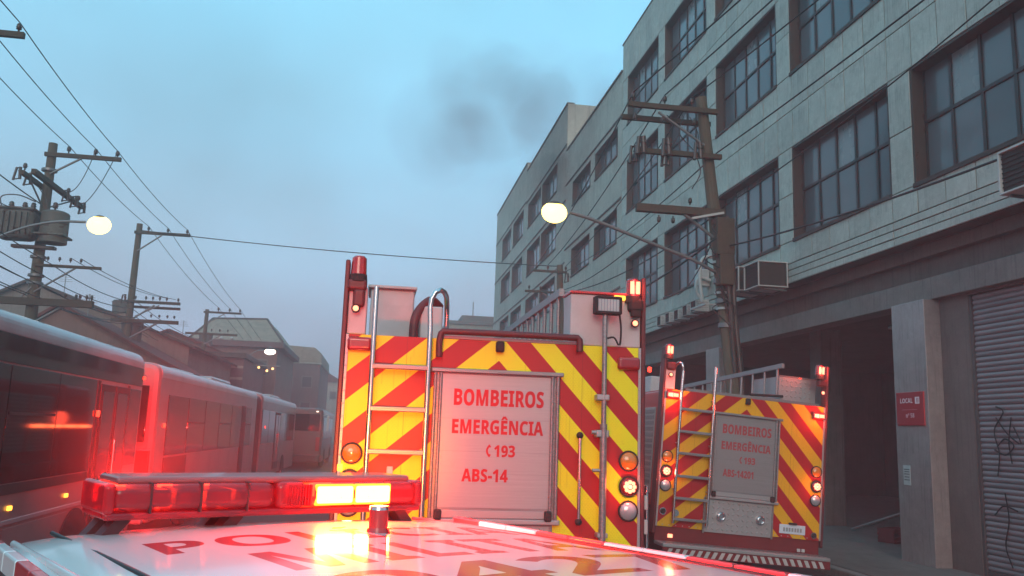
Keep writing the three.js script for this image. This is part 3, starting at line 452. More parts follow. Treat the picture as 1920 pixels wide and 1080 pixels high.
// street lamps
function streetLamp(label, base, pts, head, power, size = 1, far = false) {
  const o = thing('street_lamp', label, 'street lamp', base), L = (p) => V(p[0] - base[0], p[1] - base[1], p[2] - base[2]);
  part('arm', tube(pts.map(L), .04, 30), M.steel, o);
  const h = L(head);
  part('housing', (() => { const g = new THREE.SphereGeometry(.22 * size, 20, 10, 0, 6.3, 0, Math.PI / 2); g.scale(1.0, .95, .6); g.translate(h.x, h.y + .02, h.z); return g; })(), M.trafo, o);
  part('lamp_glow', (() => { const g = new THREE.SphereGeometry(.27 * size, 20, 12); g.scale(1.12, far ? .62 : .92, .62); g.translate(h.x, h.y - .05, h.z); return g; })(), far ? M.glowFar : M.glowSodium, o);
  if (power) { const l = light(o, new THREE.PointLight(new THREE.Color(1, .72, .34), power), [h.x, h.y - .05, h.z]); l.shadow.radius = 6; }
  return o;
}
{ const o = streetLamp('lit sodium street lamp beside the transformer on the left', [-12.3, .14, -27], [[-12.3, 6.7, -27], [-11.4, 7.38, -27], [-10.5, 7.8, -27], [-9.76, 7.98, -27], [-9.0, 8.02, -27]], [-8.6, 8.0, -27], 220, 1.15); part('post', rod(V(0, 0, 0), V(0, 6.9, 0), .09, .06), M.steel, o); }
streetLamp('lit sodium street lamp on a long arm before the smoky facade', [7.37, 5.85, -17.86], [[7.42, 5.8, -17.86], [6.9, 6.05, -17.86], [6.15, 6.3, -17.86], [5.3, 6.58, -17.86], [4.5, 6.84, -17.86], [4.0, 6.96, -17.86]], [3.65, 6.98, -17.86], 170, .95).userData.label = 'lit sodium street lamp on a long arm from the leaning pole, before the smoky facade';
for (const [x, z, h, label] of [[-7.25, -60, 7.1, 'distant lit street lamp in front of the hip-roofed building'], [-6.7, -110, 7.05, 'farthest lit street lamp just left of the first fire engine']]) { const o = streetLamp(label, [x - 1.6, .1, z], [[x - 1.6, h - .6, z], [x - .9, h - .05, z], [x - .2, h + .03, z]], [x, h, z], 0, z < -100 ? 1.9 : 1.25, true); part('post', rod(V(0, 0, 0), V(0, h - .65, 0), .09, .06), M.steel, o); }
{ const o = thing('shop_light', 'cluster of small warm lamps below the distant street lamp', 'lamp', [-7.4, 5.9, -59.5]); part('bracket', [bar(V(-1, .2, -.5), V(.9, .2, -.5), .05, .05)], M.steel, o); for (const [x, y] of [[-.5, .05], [.05, -.15], [.42, 0]]) part('lamp_glow', new THREE.SphereGeometry(.085, 10, 8).translate(x, y, -.4), glow(1, .6, .22, 3), o); }

// ---------------------------------------------------------------- buses
function profile(w, h) { const s = new THREE.Shape(); s.moveTo(-w + .06, .34); s.lineTo(-.06, .34); s.quadraticCurveTo(0, .34, 0, .42); s.lineTo(0, h - .26); s.bezierCurveTo(0, h - .08, -.06, h - .005, -.3, h); s.lineTo(-w + .3, h); s.bezierCurveTo(-w + .06, h - .005, -w, h - .08, -w, h - .26); s.lineTo(-w, .42); s.quadraticCurveTo(-w, .34, -w + .06, .34); return s; }
function section(parent, z0, z1, h, bevel = .1) { const g = prism(profile(2.5, h), z1 - z0 - 2 * bevel, bevel); g.translate(0, 0, z0 + bevel); const b = metreUV(g); return b; }
function wheel(parent, z, x, r = .48) {
  const g = new THREE.Group(); g.name = 'wheel'; g.position.set(x, r, z); parent.add(g);
  part('tyre', (() => { const t = new THREE.TorusGeometry(r - .12, .12, 10, 28); t.scale(1, 1, 1.15); t.rotateY(Math.PI / 2); return t; })(), M.rubber, g);
  part('rim', [rod(V(-.1, 0, 0), V(.1, 0, 0), r - .16, r - .16, 20), rod(V(.1, 0, 0), V(.14, 0, 0), .11, .09, 14)], M.aluDull, g);
  return g;
}
function wheelArch(parent, z, x, r = .6) { const s = new THREE.Shape(); s.absarc(0, 0, r, 0, Math.PI, false); s.lineTo(-r, 0); const g = prism(s, .02); g.rotateY(Math.PI / 2); g.translate(x, .36, z); part('wheel_arch', g, M.rubber, parent); }
function makeBus(name, label, pos, turn, H, sections, windowsOf, opts = {}) {
  const o = thing(name, label, 'bus', pos, turn); let zEnd = 0;
  sections.forEach(([a, b], i) => {
    part('body', section(o, a, b, H), opts.paint ?? M.busGlareTint, o);
    part('roof_panel', (() => { const s = new THREE.Shape(), q = .007; s.moveTo(q, H - .26); s.bezierCurveTo(q, H - .08, -.06, H - .005 + q, -.3, H + q); s.lineTo(-2.2, H + q); s.bezierCurveTo(-2.44, H - .005 + q, -2.5 - q, H - .08, -2.5 - q, H - .26); s.lineTo(-2.48, H - .26); s.bezierCurveTo(-2.48, H - .1, -2.42, H - .03, -2.2, H - .02); s.lineTo(-.3, H - .02); s.bezierCurveTo(-.08, H - .03, -.02, H - .1, -.02, H - .26); s.closePath(); const g = prism(s, b - a - .3); g.translate(0, 0, a + .15); return metreUV(g); })(), M.busSilver, o);
    if (opts.pods) parts('roof_pod', [bx(-1.9, -.6, H, H + .2, a + 1.5, a + 4.2, .08), bx(-1.8, -.7, H, H + .16, a + 6, a + 8, .07)], M.busSilver, o);
  });
  for (const [z0, z1, y0, y1, kind] of windowsOf) {
    if (kind === 'door') { const d = new THREE.Group(); d.name = 'door'; o.add(d); part('leaf', [bx(.006, .03, y0, y1, z0, (z0 + z1) / 2 - .012, .008), bx(.006, .03, y0, y1, (z0 + z1) / 2 + .012, z1, .008)], M.black, d); for (const [a, b] of [[z0, (z0 + z1) / 2], [(z0 + z1) / 2, z1]]) part('pane', bx(.03, .036, y0 + .25, y1 - .1, a + .09, b - .09), M.busGlass, d); part('handle', [rod(V(.06, y0 + .5, (z0 + z1) / 2 - .06), V(.06, y0 + 1.3, (z0 + z1) / 2 - .06), .012)], M.chrome, d); }
    else if (kind === 'dark') part('pillar', bx(.004, .02, y0, y1, z0, z1, .004), M.black, o);
    else if (kind === 'cant') part('cant_panel', bx(.003, .014, y0, y1, z0, z1, .003), M.busGlass, o);
    else { part('window', bx(.004, .016 + ((z0 * 7) % 3) * .001, y0, y1, z0, z1, .004), M.busGlass, o); if (kind === 'vent') part('window_rail', [bx(.018, .026, y1 - .52, y1 - .49, z0 + .05, z1 - .05)], M.black, o); }
  }
  return o;
}
{ // first bus: dark glazed flank, far end level with pixel row of the second bus
  const w = []; for (let k = 0; k < 6; k++) w.push([2.62 + k * 1.5, 4.1 + k * 1.5, 1.42, 2.66, k % 2 ? 'vent' : 'win']);
  w.push([.15, 11.7, 2.68, 2.98, 'cant'], [.98, 2.44, .52, 2.62, 'door'], [.2, .9, 1.42, 2.62, 'win'], [2.46, 2.6, .6, 2.66, 'dark'], [.9, .97, .6, 2.66, 'dark'], [2.62, 11.7, 1.30, 1.41, 'dark']);
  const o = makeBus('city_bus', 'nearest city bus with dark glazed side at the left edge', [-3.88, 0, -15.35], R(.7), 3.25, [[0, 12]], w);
  part('marker_lamp', [cb(.05, .09, .16, -.04, 2.92, .04, .02)], M.lensAmber, o); part('marker_lamp_glow', cb(.04, .06, .07, .02, 2.83, .1, .015), M.glowRed, o);
  part('side_lamp_glow', cb(.03, .09, .1, .04, 2.2, 2.53, .012), M.glowRed, o);
  part('bumper', bx(-2.45, -.05, .34, .62, -.08, .1, .05), M.black, o); part('skirt_rail', bx(.002, .02, .98, 1.03, 2.7, 11.6, .006), M.busSilver, o);
  part('skirt_panel', [3.2, 5.4, 7.6, 9.8].map((z) => bx(.001, .008, .42, .94, z, z + 2.1, .004)), M.busGlareTint, o);
  part('skirt_reflection_glow', [3.4, 5.2, 7.1].map((z) => cb(.03, .05, .09, .015, 1.15, z, .01)), M.glowAmber, o);  // glowing boxes in place of yellowish reflections on the skirt
  for (const z of [3.0, 9.6]) { wheelArch(o, z, .012); wheel(o, z, -.13); }
}
{ // second bus: articulated, tail towards the camera
  const w = []; for (let k = 0; k < 6; k++) w.push([.75 + k * 1.72, 2.41 + k * 1.72, 1.5, 2.62, k % 2 ? 'vent' : 'win']); for (let k = 0; k < 6; k++) w.push([13.45 + k * 1.72, 15.1 + k * 1.72, 1.5, 2.62, 'win']);
  w.push([9.2, 9.9, .55, 2.64, 'dark'], [16.9, 18.4, .52, 2.6, 'door'], [.75, 2.6, .98, 1.46, 'dark']);
  const ww = w.map(([a, b, c, d, k]) => [-b, -a, c, d, k]);
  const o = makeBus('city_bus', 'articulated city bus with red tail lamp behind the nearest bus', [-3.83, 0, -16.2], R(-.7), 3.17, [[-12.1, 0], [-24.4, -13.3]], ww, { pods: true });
  part('bellows', Array.from({ length: 8 }, (_, k) => { const g = prism(profile(2.36 + (k % 2) * .1, 3.02 + (k % 2) * .05), .13); g.translate(-.07 + (k % 2) * .05, 0, -13.3 + .02 + k * .15); return metreUV(g); }), M.bellows, o);
  part('rear_window', bx(-2.3, -.16, 1.75, 2.75, .004, .03, .012), M.busGlass, o);
  for (const x of [-.17, -2.33]) part('tail_lamp', bx(x - .13, x + .13, .85, 1.62, .0, .06, .04), M.lensRed, o);
  part('tail_lamp_glow', bx(-.29, -.19, .9, 1.2, .058, .066, .003), M.glowRedSoft, o);
  part('bumper', bx(-2.45, -.05, .34, .7, -.05, .12, .05), M.busSilver, o); part('display', bx(-1.9, -.6, 2.84, 3.02, .02, .05, .01), M.black, o);
  parts('side_lamp_glow', [-.55, -14.2].map((z) => cb(.03, .08, .09, .02, 2.05, z, .012)), M.glowRed, o);
  part('roof_rib', [[.0, -11.8], [-13.5, -24.1]].map(([a, b]) => rod(V(-.13, 3.10, a - .3), V(-.13, 3.10, b), .018)), M.busSilver, o);
  for (const z of [-3.1, -5.0, -20]) { wheelArch(o, z, .012); wheel(o, z, -.13); }
}
{
  const w = []; for (let k = 0; k < 6; k++) w.push([-2.2 - k * 1.6, -.7 - k * 1.6, 1.5, 2.6, 'win']);
  const o = makeBus('city_bus', 'distant bus with dark rear window between the articulated bus and the fire engine', [-2.55, 0, -45], 0, 3.05, [[-11, 0]], w, { paint: M.busDark });
  part('rear_window', bx(-2.3, -.16, 1.9, 2.75, .004, .03, .012), M.busGlass, o); for (const x of [-.2, -2.3]) part('tail_lamp', bx(x - .1, x + .1, .9, 1.6, .0, .05, .03), M.lensRed, o);
  part('mirror', [rod(V(.0, 2.7, -.2), V(.22, 2.75, -.1), .02), bx(.17, .3, 1.9, 2.7, -.14, -.04, .04)], M.acWhite, o); part('bumper', bx(-2.45, -.05, .34, .7, -.05, .12, .05), M.black, o); part('clearance_lamp_glow', [cb(.1, .06, .04, -.3, 2.88, .02, .01), cb(.1, .06, .04, -2.2, 2.88, .02, .01)], glow(1, .75, .6, 3), o);
  for (const z of [-2.6, -8.5]) { wheelArch(o, z, .012); wheel(o, z, -.13); }
}
// ---------------------------------------------------------------- fire engines
const HW = 1.275;                                                       // half the width of a fire engine
function chevronTexture(y0, y1, yellow) {
  const W = 1024, H = Math.round(1024 * (y1 - y0) / (2 * HW)), c = document.createElement('canvas'); c.width = W; c.height = H; const x = c.getContext('2d');
  x.fillStyle = '#a80a12'; x.fillRect(0, 0, W, H); x.fillStyle = yellow;
  const k = W / (2 * HW), per = .452, wid = .225, px = (a) => W / 2 + a * k;
  for (let n = -2; n < 9; n++) { // from the centre line outwards and down, yellow
    const t = -.06 - per + n * per;
    for (const [s, m] of [[-1, .84], [1, 1.08]]) { x.beginPath(); x.moveTo(px(.02), t * k); x.lineTo(px(.02), (t + wid) * k); x.lineTo(px(.02 + s * 1.4), (t + wid + m * 1.4) * k); x.lineTo(px(.02 + s * 1.4), (t + m * 1.4) * k); x.closePath(); x.fill(); }
  }
  // seams between the strips of film, its fine cell pattern, runs of dried road dirt
  x.strokeStyle = 'rgba(70,40,20,.35)'; x.lineWidth = 1.4; for (const f of [.205, .79]) { x.beginPath(); x.moveTo(W * f, 0); x.lineTo(W * f, H); x.stroke(); }
  for (let j = 0; j < H; j += 6) for (let i = (j / 6 % 2) * 5; i < W; i += 10) { x.fillStyle = 'rgba(80,40,0,.07)'; x.fillRect(i, j, 4, 2); }
  for (let i = 0; i < 160; i++) { const sx = rand() * W, sy = rand() * H, l = 20 + rand() * 140; x.fillStyle = `rgba(70,50,30,${.03 + rand() * .07})`; x.fillRect(sx, sy, 1 + rand() * 3, l); }
  for (let i = 0; i < 2600; i++) { x.fillStyle = `rgba(60,45,30,${rand() * .16})`; const q = rand(); x.fillRect(rand() * W, H * (1 - q * q * .45), 1 + rand() * 3, 1 + rand() * 3); }
  // scuffs and grime spots on the film
  for (let i = 0; i < 900; i++) { x.fillStyle = `rgba(${rand() < .5 ? '60,30,10' : '255,240,200'},${.03 + rand() * .06})`; x.fillRect(rand() * W, rand() * H, 1 + rand() * 5, 1 + rand() * 3); }
  const t = new THREE.CanvasTexture(c); t.colorSpace = THREE.SRGBColorSpace; t.wrapS = t.wrapT = THREE.ClampToEdgeWrapping;
  t.repeat.set(1 / (2 * HW), 1 / (y1 - y0)); t.offset.set(.5, -y0 / (y1 - y0)); return t;
}
function boardTexture(code, ink, sheet) {
  const c = document.createElement('canvas'); c.width = 768; c.height = 896; const x = c.getContext('2d'), r = rng(3);
  x.fillStyle = sheet; x.fillRect(0, 0, 768, 896);
  for (let i = 0; i < 1500; i++) { const v = r() < .5 ? 255 : 90; x.fillStyle = `rgba(${v},${v},${v},${r() * .05})`; x.fillRect(r() * 768, r() * 896, 60 + r() * 400, 1 + r() * 2); }
  for (const y of [300, 520, 668]) { x.fillStyle = 'rgba(90,85,85,.28)'; x.fillRect(0, y, 768, 2); }
  x.textAlign = 'center'; x.textBaseline = 'alphabetic';
  const line = (s, cx, base, cap, width) => { x.save(); x.font = 'bold 100px sans-serif'; const m = x.measureText(s).width; x.translate(cx, base); x.scale(width / m, cap / 71.5); x.fillStyle = ink; x.fillText(s, 0, 0); x.strokeStyle = ink; x.lineWidth = 3.2; x.strokeText(s, 0, 0); x.restore(); };
  line('BOMBEIROS', 400, 208, 108, 640); line('EMERGÊNCIA', 396, 400, 92, 640); line('193', 452, 552, 76, 150); line(code, 322, 722, 82, code.length > 7 ? 400 : 316);
  x.strokeStyle = ink; x.lineWidth = 13; x.beginPath(); x.arc(372, 514, 42, Math.PI * .66, Math.PI * 1.34); x.stroke(); x.lineWidth = 20; x.beginPath(); x.arc(372, 514, 40, Math.PI * .66, Math.PI * .76); x.stroke(); x.beginPath(); x.arc(372, 514, 40, Math.PI * 1.24, Math.PI * 1.34); x.stroke();
  const t = new THREE.CanvasTexture(c); t.colorSpace = THREE.SRGBColorSpace; return t;
}
const lensMask = (parent, x, y, r, mat, rimM, z = .0) => {
  const g = new THREE.Group(); g.name = 'lamp'; g.position.set(x, y, z); parent.add(g);
  part('bezel', (() => { const t = new THREE.TorusGeometry(r, r * .13, 8, 28); t.translate(0, 0, .012); return t; })(), rimM, g); part('lens', dome(r, .045, 0, 0, .004), mat, g); return g;
};
function ledCluster(g, r, mat) { const l = [disc(r * .2, .01, 0, 0, .05, 12)]; for (let k = 0; k < 8; k++) l.push(disc(r * .18, .01, Math.cos(k * .785) * r * .44, Math.sin(k * .785) * r * .44, .046, 12)); part('led_glow', l, mat, g); }
function checker(w, h) { // tread plate: little raised lozenges
  const out = [cb(w, h, .012, 0, 0, 0)]; for (let i = 0; i * .075 < w - .08; i++) for (let j = 0; j * .075 < h - .06; j++) { const g = new THREE.SphereGeometry(.026, 6, 4); g.scale(.42, 1, .28); g.rotateZ((i + j) % 2 ? .8 : -.8); g.translate(-w / 2 + .055 + i * .075, -h / 2 + .05 + j * .075, .007); out.push(g); } return out;
}
function makeEngine(label, e, o2) { // e: how much higher this body stands; o2: what differs
  const o = thing('fire_engine', label, 'fire engine'), Y0 = .72 + e, Y1 = 2.66 + e, N = V;
  // body, cab, chassis
  part('body', [bx(-HW + .03, HW - .03, .98 + e * .5, Y1 - .02, -5.6, -.06, .02), bx(-HW + .06, HW - .06, Y1 - .02, Y1 + .0, -5.5, -.1)], M.truckRed, o);
  part('chassis', [bx(-.5, .5, .55, .98 + e * .5, -7.9, -.2), bx(-1.1, 1.1, .62, .9, -.9, -.07)], M.black, o);
  const cab = part('cab', (() => { const g = prism(poly([[-5.75, .62], [-8.15, .62], [-8.2, 1.5], [-7.95, 2.75], [-7.6, 2.95], [-5.75, 2.95]]), 2.34, .08); g.rotateY(-Math.PI / 2); g.scale(1, 1, 1); g.translate(1.17, 0, 0); return metreUV(g.applyMatrix4(new THREE.Matrix4())); })(), M.truckRed, o);
  cab.geometry.computeBoundingBox(); const bb = cab.geometry.boundingBox; if (bb.min.z > 0 || bb.max.z > 0) { cab.geometry.applyMatrix4(new THREE.Matrix4().makeScale(1, 1, -1)); const ix = cab.geometry.attributes.position.array; for (let i = 0; i < ix.length; i += 9) for (let c = 0; c < 3; c++) { const t = ix[i + c]; ix[i + c] = ix[i + 3 + c]; ix[i + 3 + c] = t; } cab.geometry.computeVertexNormals(); }
  part('windscreen', bx(-1.1, 1.1, 1.75, 2.65, -8.16, -8.1, .02), M.carGlass, o); part('bumper', bx(-1.2, 1.2, .45, .75, -8.45, -8.1, .05), M.acWhite, o);
  for (const s of [-1, 1]) {
    part('side_window', bx(s * 1.168, s * 1.19, 1.8, 2.6, -7.6, -6.2, .006), M.carGlass, o);
    for (let k = 0; k < 3; k++) { const lk = part('locker_shutter', bx(s * (HW - .028), s * (HW - .01), 1.15 + e, 2.4 + e, -1.75 - k * 1.6, -.35 - k * 1.6, .004), M.aluDull, o); part('slat', Array.from({ length: 14 }, (_, j) => bx(s * (HW - .012), s * (HW - .004), 1.19 + e + j * .086, 1.25 + e + j * .086, -1.73 - k * 1.6, -.37 - k * 1.6, .003)), M.alu, lk); }
    for (const z of [-2.2, -6.9]) wheel(o, z, s * 1.06, .5);
    part('corner_post', bx(s * (HW - .018), s * (HW + .02), .62 + e, 3.28 + e, -.16, .012, .012), M.truckTrim, o);
    part('fender', bx(s * .9, s * (HW - .03), .62, .98 + e * .5, -5.5, -3, .02), M.truckRed, o);
  }
  // rear face with red and yellow chevrons
  const film = S({ map: chevronTexture(Y0, Y1, o2.film), roughness: .5, color: rgb(.98, .96, .95) });
  part('chevron_panel', bx(-HW + .02, HW - .02, Y0, Y1, -.06, 0), film, o);
  part('lower_panel', bx(-HW + .03, HW - .03, .52 + e, Y0 - .003, -.1, -.02), M.truckDark, o);
  const tb = part('tailboard', [bx(-1.24, 1.24, .47 + e, .52 + e, -.06, .34, .01)], M.aluDull, o);
  part('tread', (() => { const l = []; for (let k = 0; k < 40; k++) l.push(cb(.03, .008, .2, -1.18 + k * .0605, .523 + e, .14, .002)); return l; })(), M.alu, tb);
  part('tailboard_edge', bx(-1.24, 1.24, .36 + e, .47 + e, .30, .335, .006), M.truckDark, tb);
  parts('edge_stripe', (() => { const l = []; for (let k = 0; k < 22; k++) { const s = k < 11 ? 1 : -1, g = prism(poly([[0, 0], [.055, 0], [.055 + s * .045, .09], [s * .045, .09]]), .004); g.translate(-1.19 + k * .109, .37 + e, .3355); l.push(g); } return l; })(), M.acWhite, tb);
  part('edge_bead', [bx(-HW + .02, -HW + .045, Y0, Y1, .001, .012, .004), bx(HW - .045, HW - .02, Y0, Y1, .001, .012, .004)].slice(0, 1), M.aluDull, o); part('edge_bead', bx(HW - .045, HW - .02, Y0, Y1, .001, .012, .004), M.aluDull, o);
  { const l = []; for (let k = 0; k < 19; k++) for (const s of [-1, 1]) l.push(dome(.008, .005, s * (HW - .0325), Y0 + .05 + k * .102, .011)); for (let k = 0; k < 24; k++) l.push(dome(.009, .005, -1.15 + k * .1, Y0 + .025, 0)); part('rivets', l, M.aluDull, o).userData.kind = 'stuff'; }
  // notice board in its frame
  const bX = .005, bY0 = 1.2 + e, bY1 = 2.39 + e, board = new THREE.Group(); board.name = 'notice_board'; o.add(board);
  part('sheet', bx(bX - .515, bX + .515, bY0, bY1, .004, .036, .006), M.alu, board);
  part('lettering', (() => { const g = new THREE.PlaneGeometry(.92, bY1 - bY0 - .12); g.translate(bX, (bY0 + bY1) / 2 + .035, .0385); return g; })(), S({ map: boardTexture(o2.code, o2.ink, o2.sheet), roughness: .45, metalness: .35 }), board);
  parts('frame_rail', [-.5, -.455, .455, .5].map((x) => rod(V(bX + x * 1.03, bY0 - .02, .05), V(bX + x * 1.03, bY1, .05), .014)), M.alu, board);
  part('top_lip', bx(bX - .55, bX + .56, bY1 - .012, bY1 + .022, .0, .075, .008), M.alu, board); part('bottom_lip', [bx(bX - .55, bX + .55, bY0 - .03, bY0 + .01, .0, .07, .008), bx(bX - .45, bX + .45, bY0 + .015, bY0 + .075, .038, .052, .004)], M.aluDull, board);
  parts('corner_hinge', [cb(.06, .085, .05, bX - .45, bY0 + .04, .07, .015), cb(.06, .085, .05, bX + .45, bY0 + .04, .07, .015)], M.rubber, board);
  // tread-plate hatch below it
  const hatch = new THREE.Group(); hatch.name = 'hatch'; hatch.position.set(-.03, .93 + e, .012); o.add(hatch);
  part('plate', checker(1.02, .46), M.aluDull, hatch); part('hatch_frame', [cb(1.06, .025, .03, 0, .24, .005, .006), cb(.025, .5, .03, -.52, 0, .005, .006), cb(.025, .5, .03, .52, 0, .005, .006)], M.alu, hatch);
  for (const x of [-.27, .33]) part('handle', [disc(.07, .03, x, .0, .02), (() => { const t = new THREE.TorusGeometry(.045, .012, 8, 20); t.translate(x, 0, .045); return t; })()], M.chrome, hatch);
  // ladder on the rear face
  const lad = new THREE.Group(); lad.name = 'ladder'; o.add(lad), (lad.position.z = .09);
  const [lx0, lx1] = o2.ladder, lb = o2.ladderBottom + e, lt = 3.05 + e;
  const hook = (x, s) => tube([V(x, lb, 0), V(x, 1.8 + e, 0), V(x, 2.7 + e, 0), V(x, lt - .08, 0), V(x + s * .05, lt, 0), V(x + s * .12, lt - .01, -.1), V(x + s * .145, lt - .12, -.2), V(x + s * .15, 2.72 + e, -.24)], .022, 40, 10);
  part('rail', o2.hookLeft ? hook(lx0, -.55) : rod(V(lx0, lb, 0), V(lx0, lt, 0), .022), M.chrome, lad); part('rail', o2.hookLeft ? rod(V(lx1, lb, 0), V(lx1, lt, 0), .022) : hook(lx1, 1), M.chrome, lad);
  for (const y of o2.rungs) part('rung', bx(lx0, lx1, y - .02, y + .02, -.022, .022, .008), M.alu, lad);
  parts('bracket', [2.55, 1.9, 1.25].flatMap((y) => [lx0, lx1].map((x) => rod(V(x, y + e, -.09), V(x, y + e, 0), .012))), M.aluDull, lad);
  // lamps: amber, red, clear on both sides
  for (const s of [-1, 1]) {
    lensMask(o, s * 1.15, 1.70 + e, .078, M.lensAmber, M.rubber); const r = lensMask(o, s * 1.155, 1.49 + e, .078, M.lensRed, M.rubber); ledCluster(r, .09, M.glowTail); lensMask(o, s * 1.15, 1.29 + e, .078, M.lensClear, M.rubber);
    const l = light(o, new THREE.PointLight(new THREE.Color(1, .12, .06), o2.tail), [s * 1.155, 1.49 + e, .075]); l.shadow.radius = 2;
    const W = new THREE.Group(); W.name = 'warning_lamp'; W.position.set(s * 1.14, (s < 0 ? 2.58 : 2.52) + e, 0); o.add(W);
    part('housing', (() => { const g = new RoundedBoxGeometry(.2, .115, .06, 3, .05); g.translate(0, 0, .02); return g; })(), o2.warn ? M.lensRed : M.lensRed, W);
    if (o2.warn) { part('led_glow', [cb(.07, .05, .01, -.04, 0, .05, .003), cb(.07, .05, .01, .045, 0, .05, .003)], M.glowTail, W); light(W, new THREE.PointLight(new THREE.Color(1, .08, .04), o2.warn), [0, 0, .09]).shadow.radius = 3; }
    const sm = new THREE.Group(); sm.name = 'marker_lamp'; sm.position.set(s * 1.19, 2.87 + e, .03); o.add(sm); part('base', disc(.036, .02, 0, 0, 0, 14), M.rubber, sm); part('lens_glow', dome(.024, .02, 0, 0, .008), M.glowTail, sm);
  }
  part('camera_unit', [cb(.07, .09, .06, .02, 2.61 + e, .03, .015), disc(.022, .03, .02, 2.60 + e, .06, 12)], M.rubber, o);
  part('clearance_lamp', [cb(.07, .05, .02, -1.02, .595 + e, -.01, .006)], M.glowTail, o); parts('reflector', [cb(.05, .045, .02, .93, .56 + e, -.01, .006), cb(.05, .045, .02, 1.0, .56 + e, -.01, .006)], M.acWhite, o);
  o2.extra(o, e); return o;
}
function stowedLadder(o, x, ya, yb, z0, z1, n, w) {
  const g = new THREE.Group(); g.name = 'stowed_ladder'; o.add(g);
  part('rail', [bar(V(x, ya + w, z0), V(x, yb + w, z1), .045, .07), bar(V(x, ya, z0), V(x, yb, z1), .045, .07)], M.alu, g);
  for (let k = 0; k < n; k++) { const t = (k + .4) / n, z = z0 + (z1 - z0) * t, y = ya + (yb - ya) * t; part('rung', rod(V(x, y + .03, z), V(x, y + w - .03, z), .019), M.alu, g); }
}
const beacon = (o, x, y, lit) => { const g = new THREE.Group(); g.name = 'beacon'; g.position.set(x, y, -.02); o.add(g); part('base', rod(V(0, -.03, 0), V(0, .03, 0), .075, .07, 16), M.rubber, g); part('dome', rod(V(0, .03, 0), V(0, .17, 0), .066, .06, 20), M.lensRed, g); part('cap', rod(V(0, .17, 0), V(0, .185, 0), .055, .045, 20), M.lensRed, g); if (lit) { part('led_glow', [cb(.035, .11, .01, -.026, .1, .066, .003), cb(.035, .11, .01, .026, .1, .066, .003)], M.glowTail, g); light(g, new THREE.PointLight(new THREE.Color(1, .08, .04), lit), [0, .1, .1]).shadow.radius = 3; } return g; };

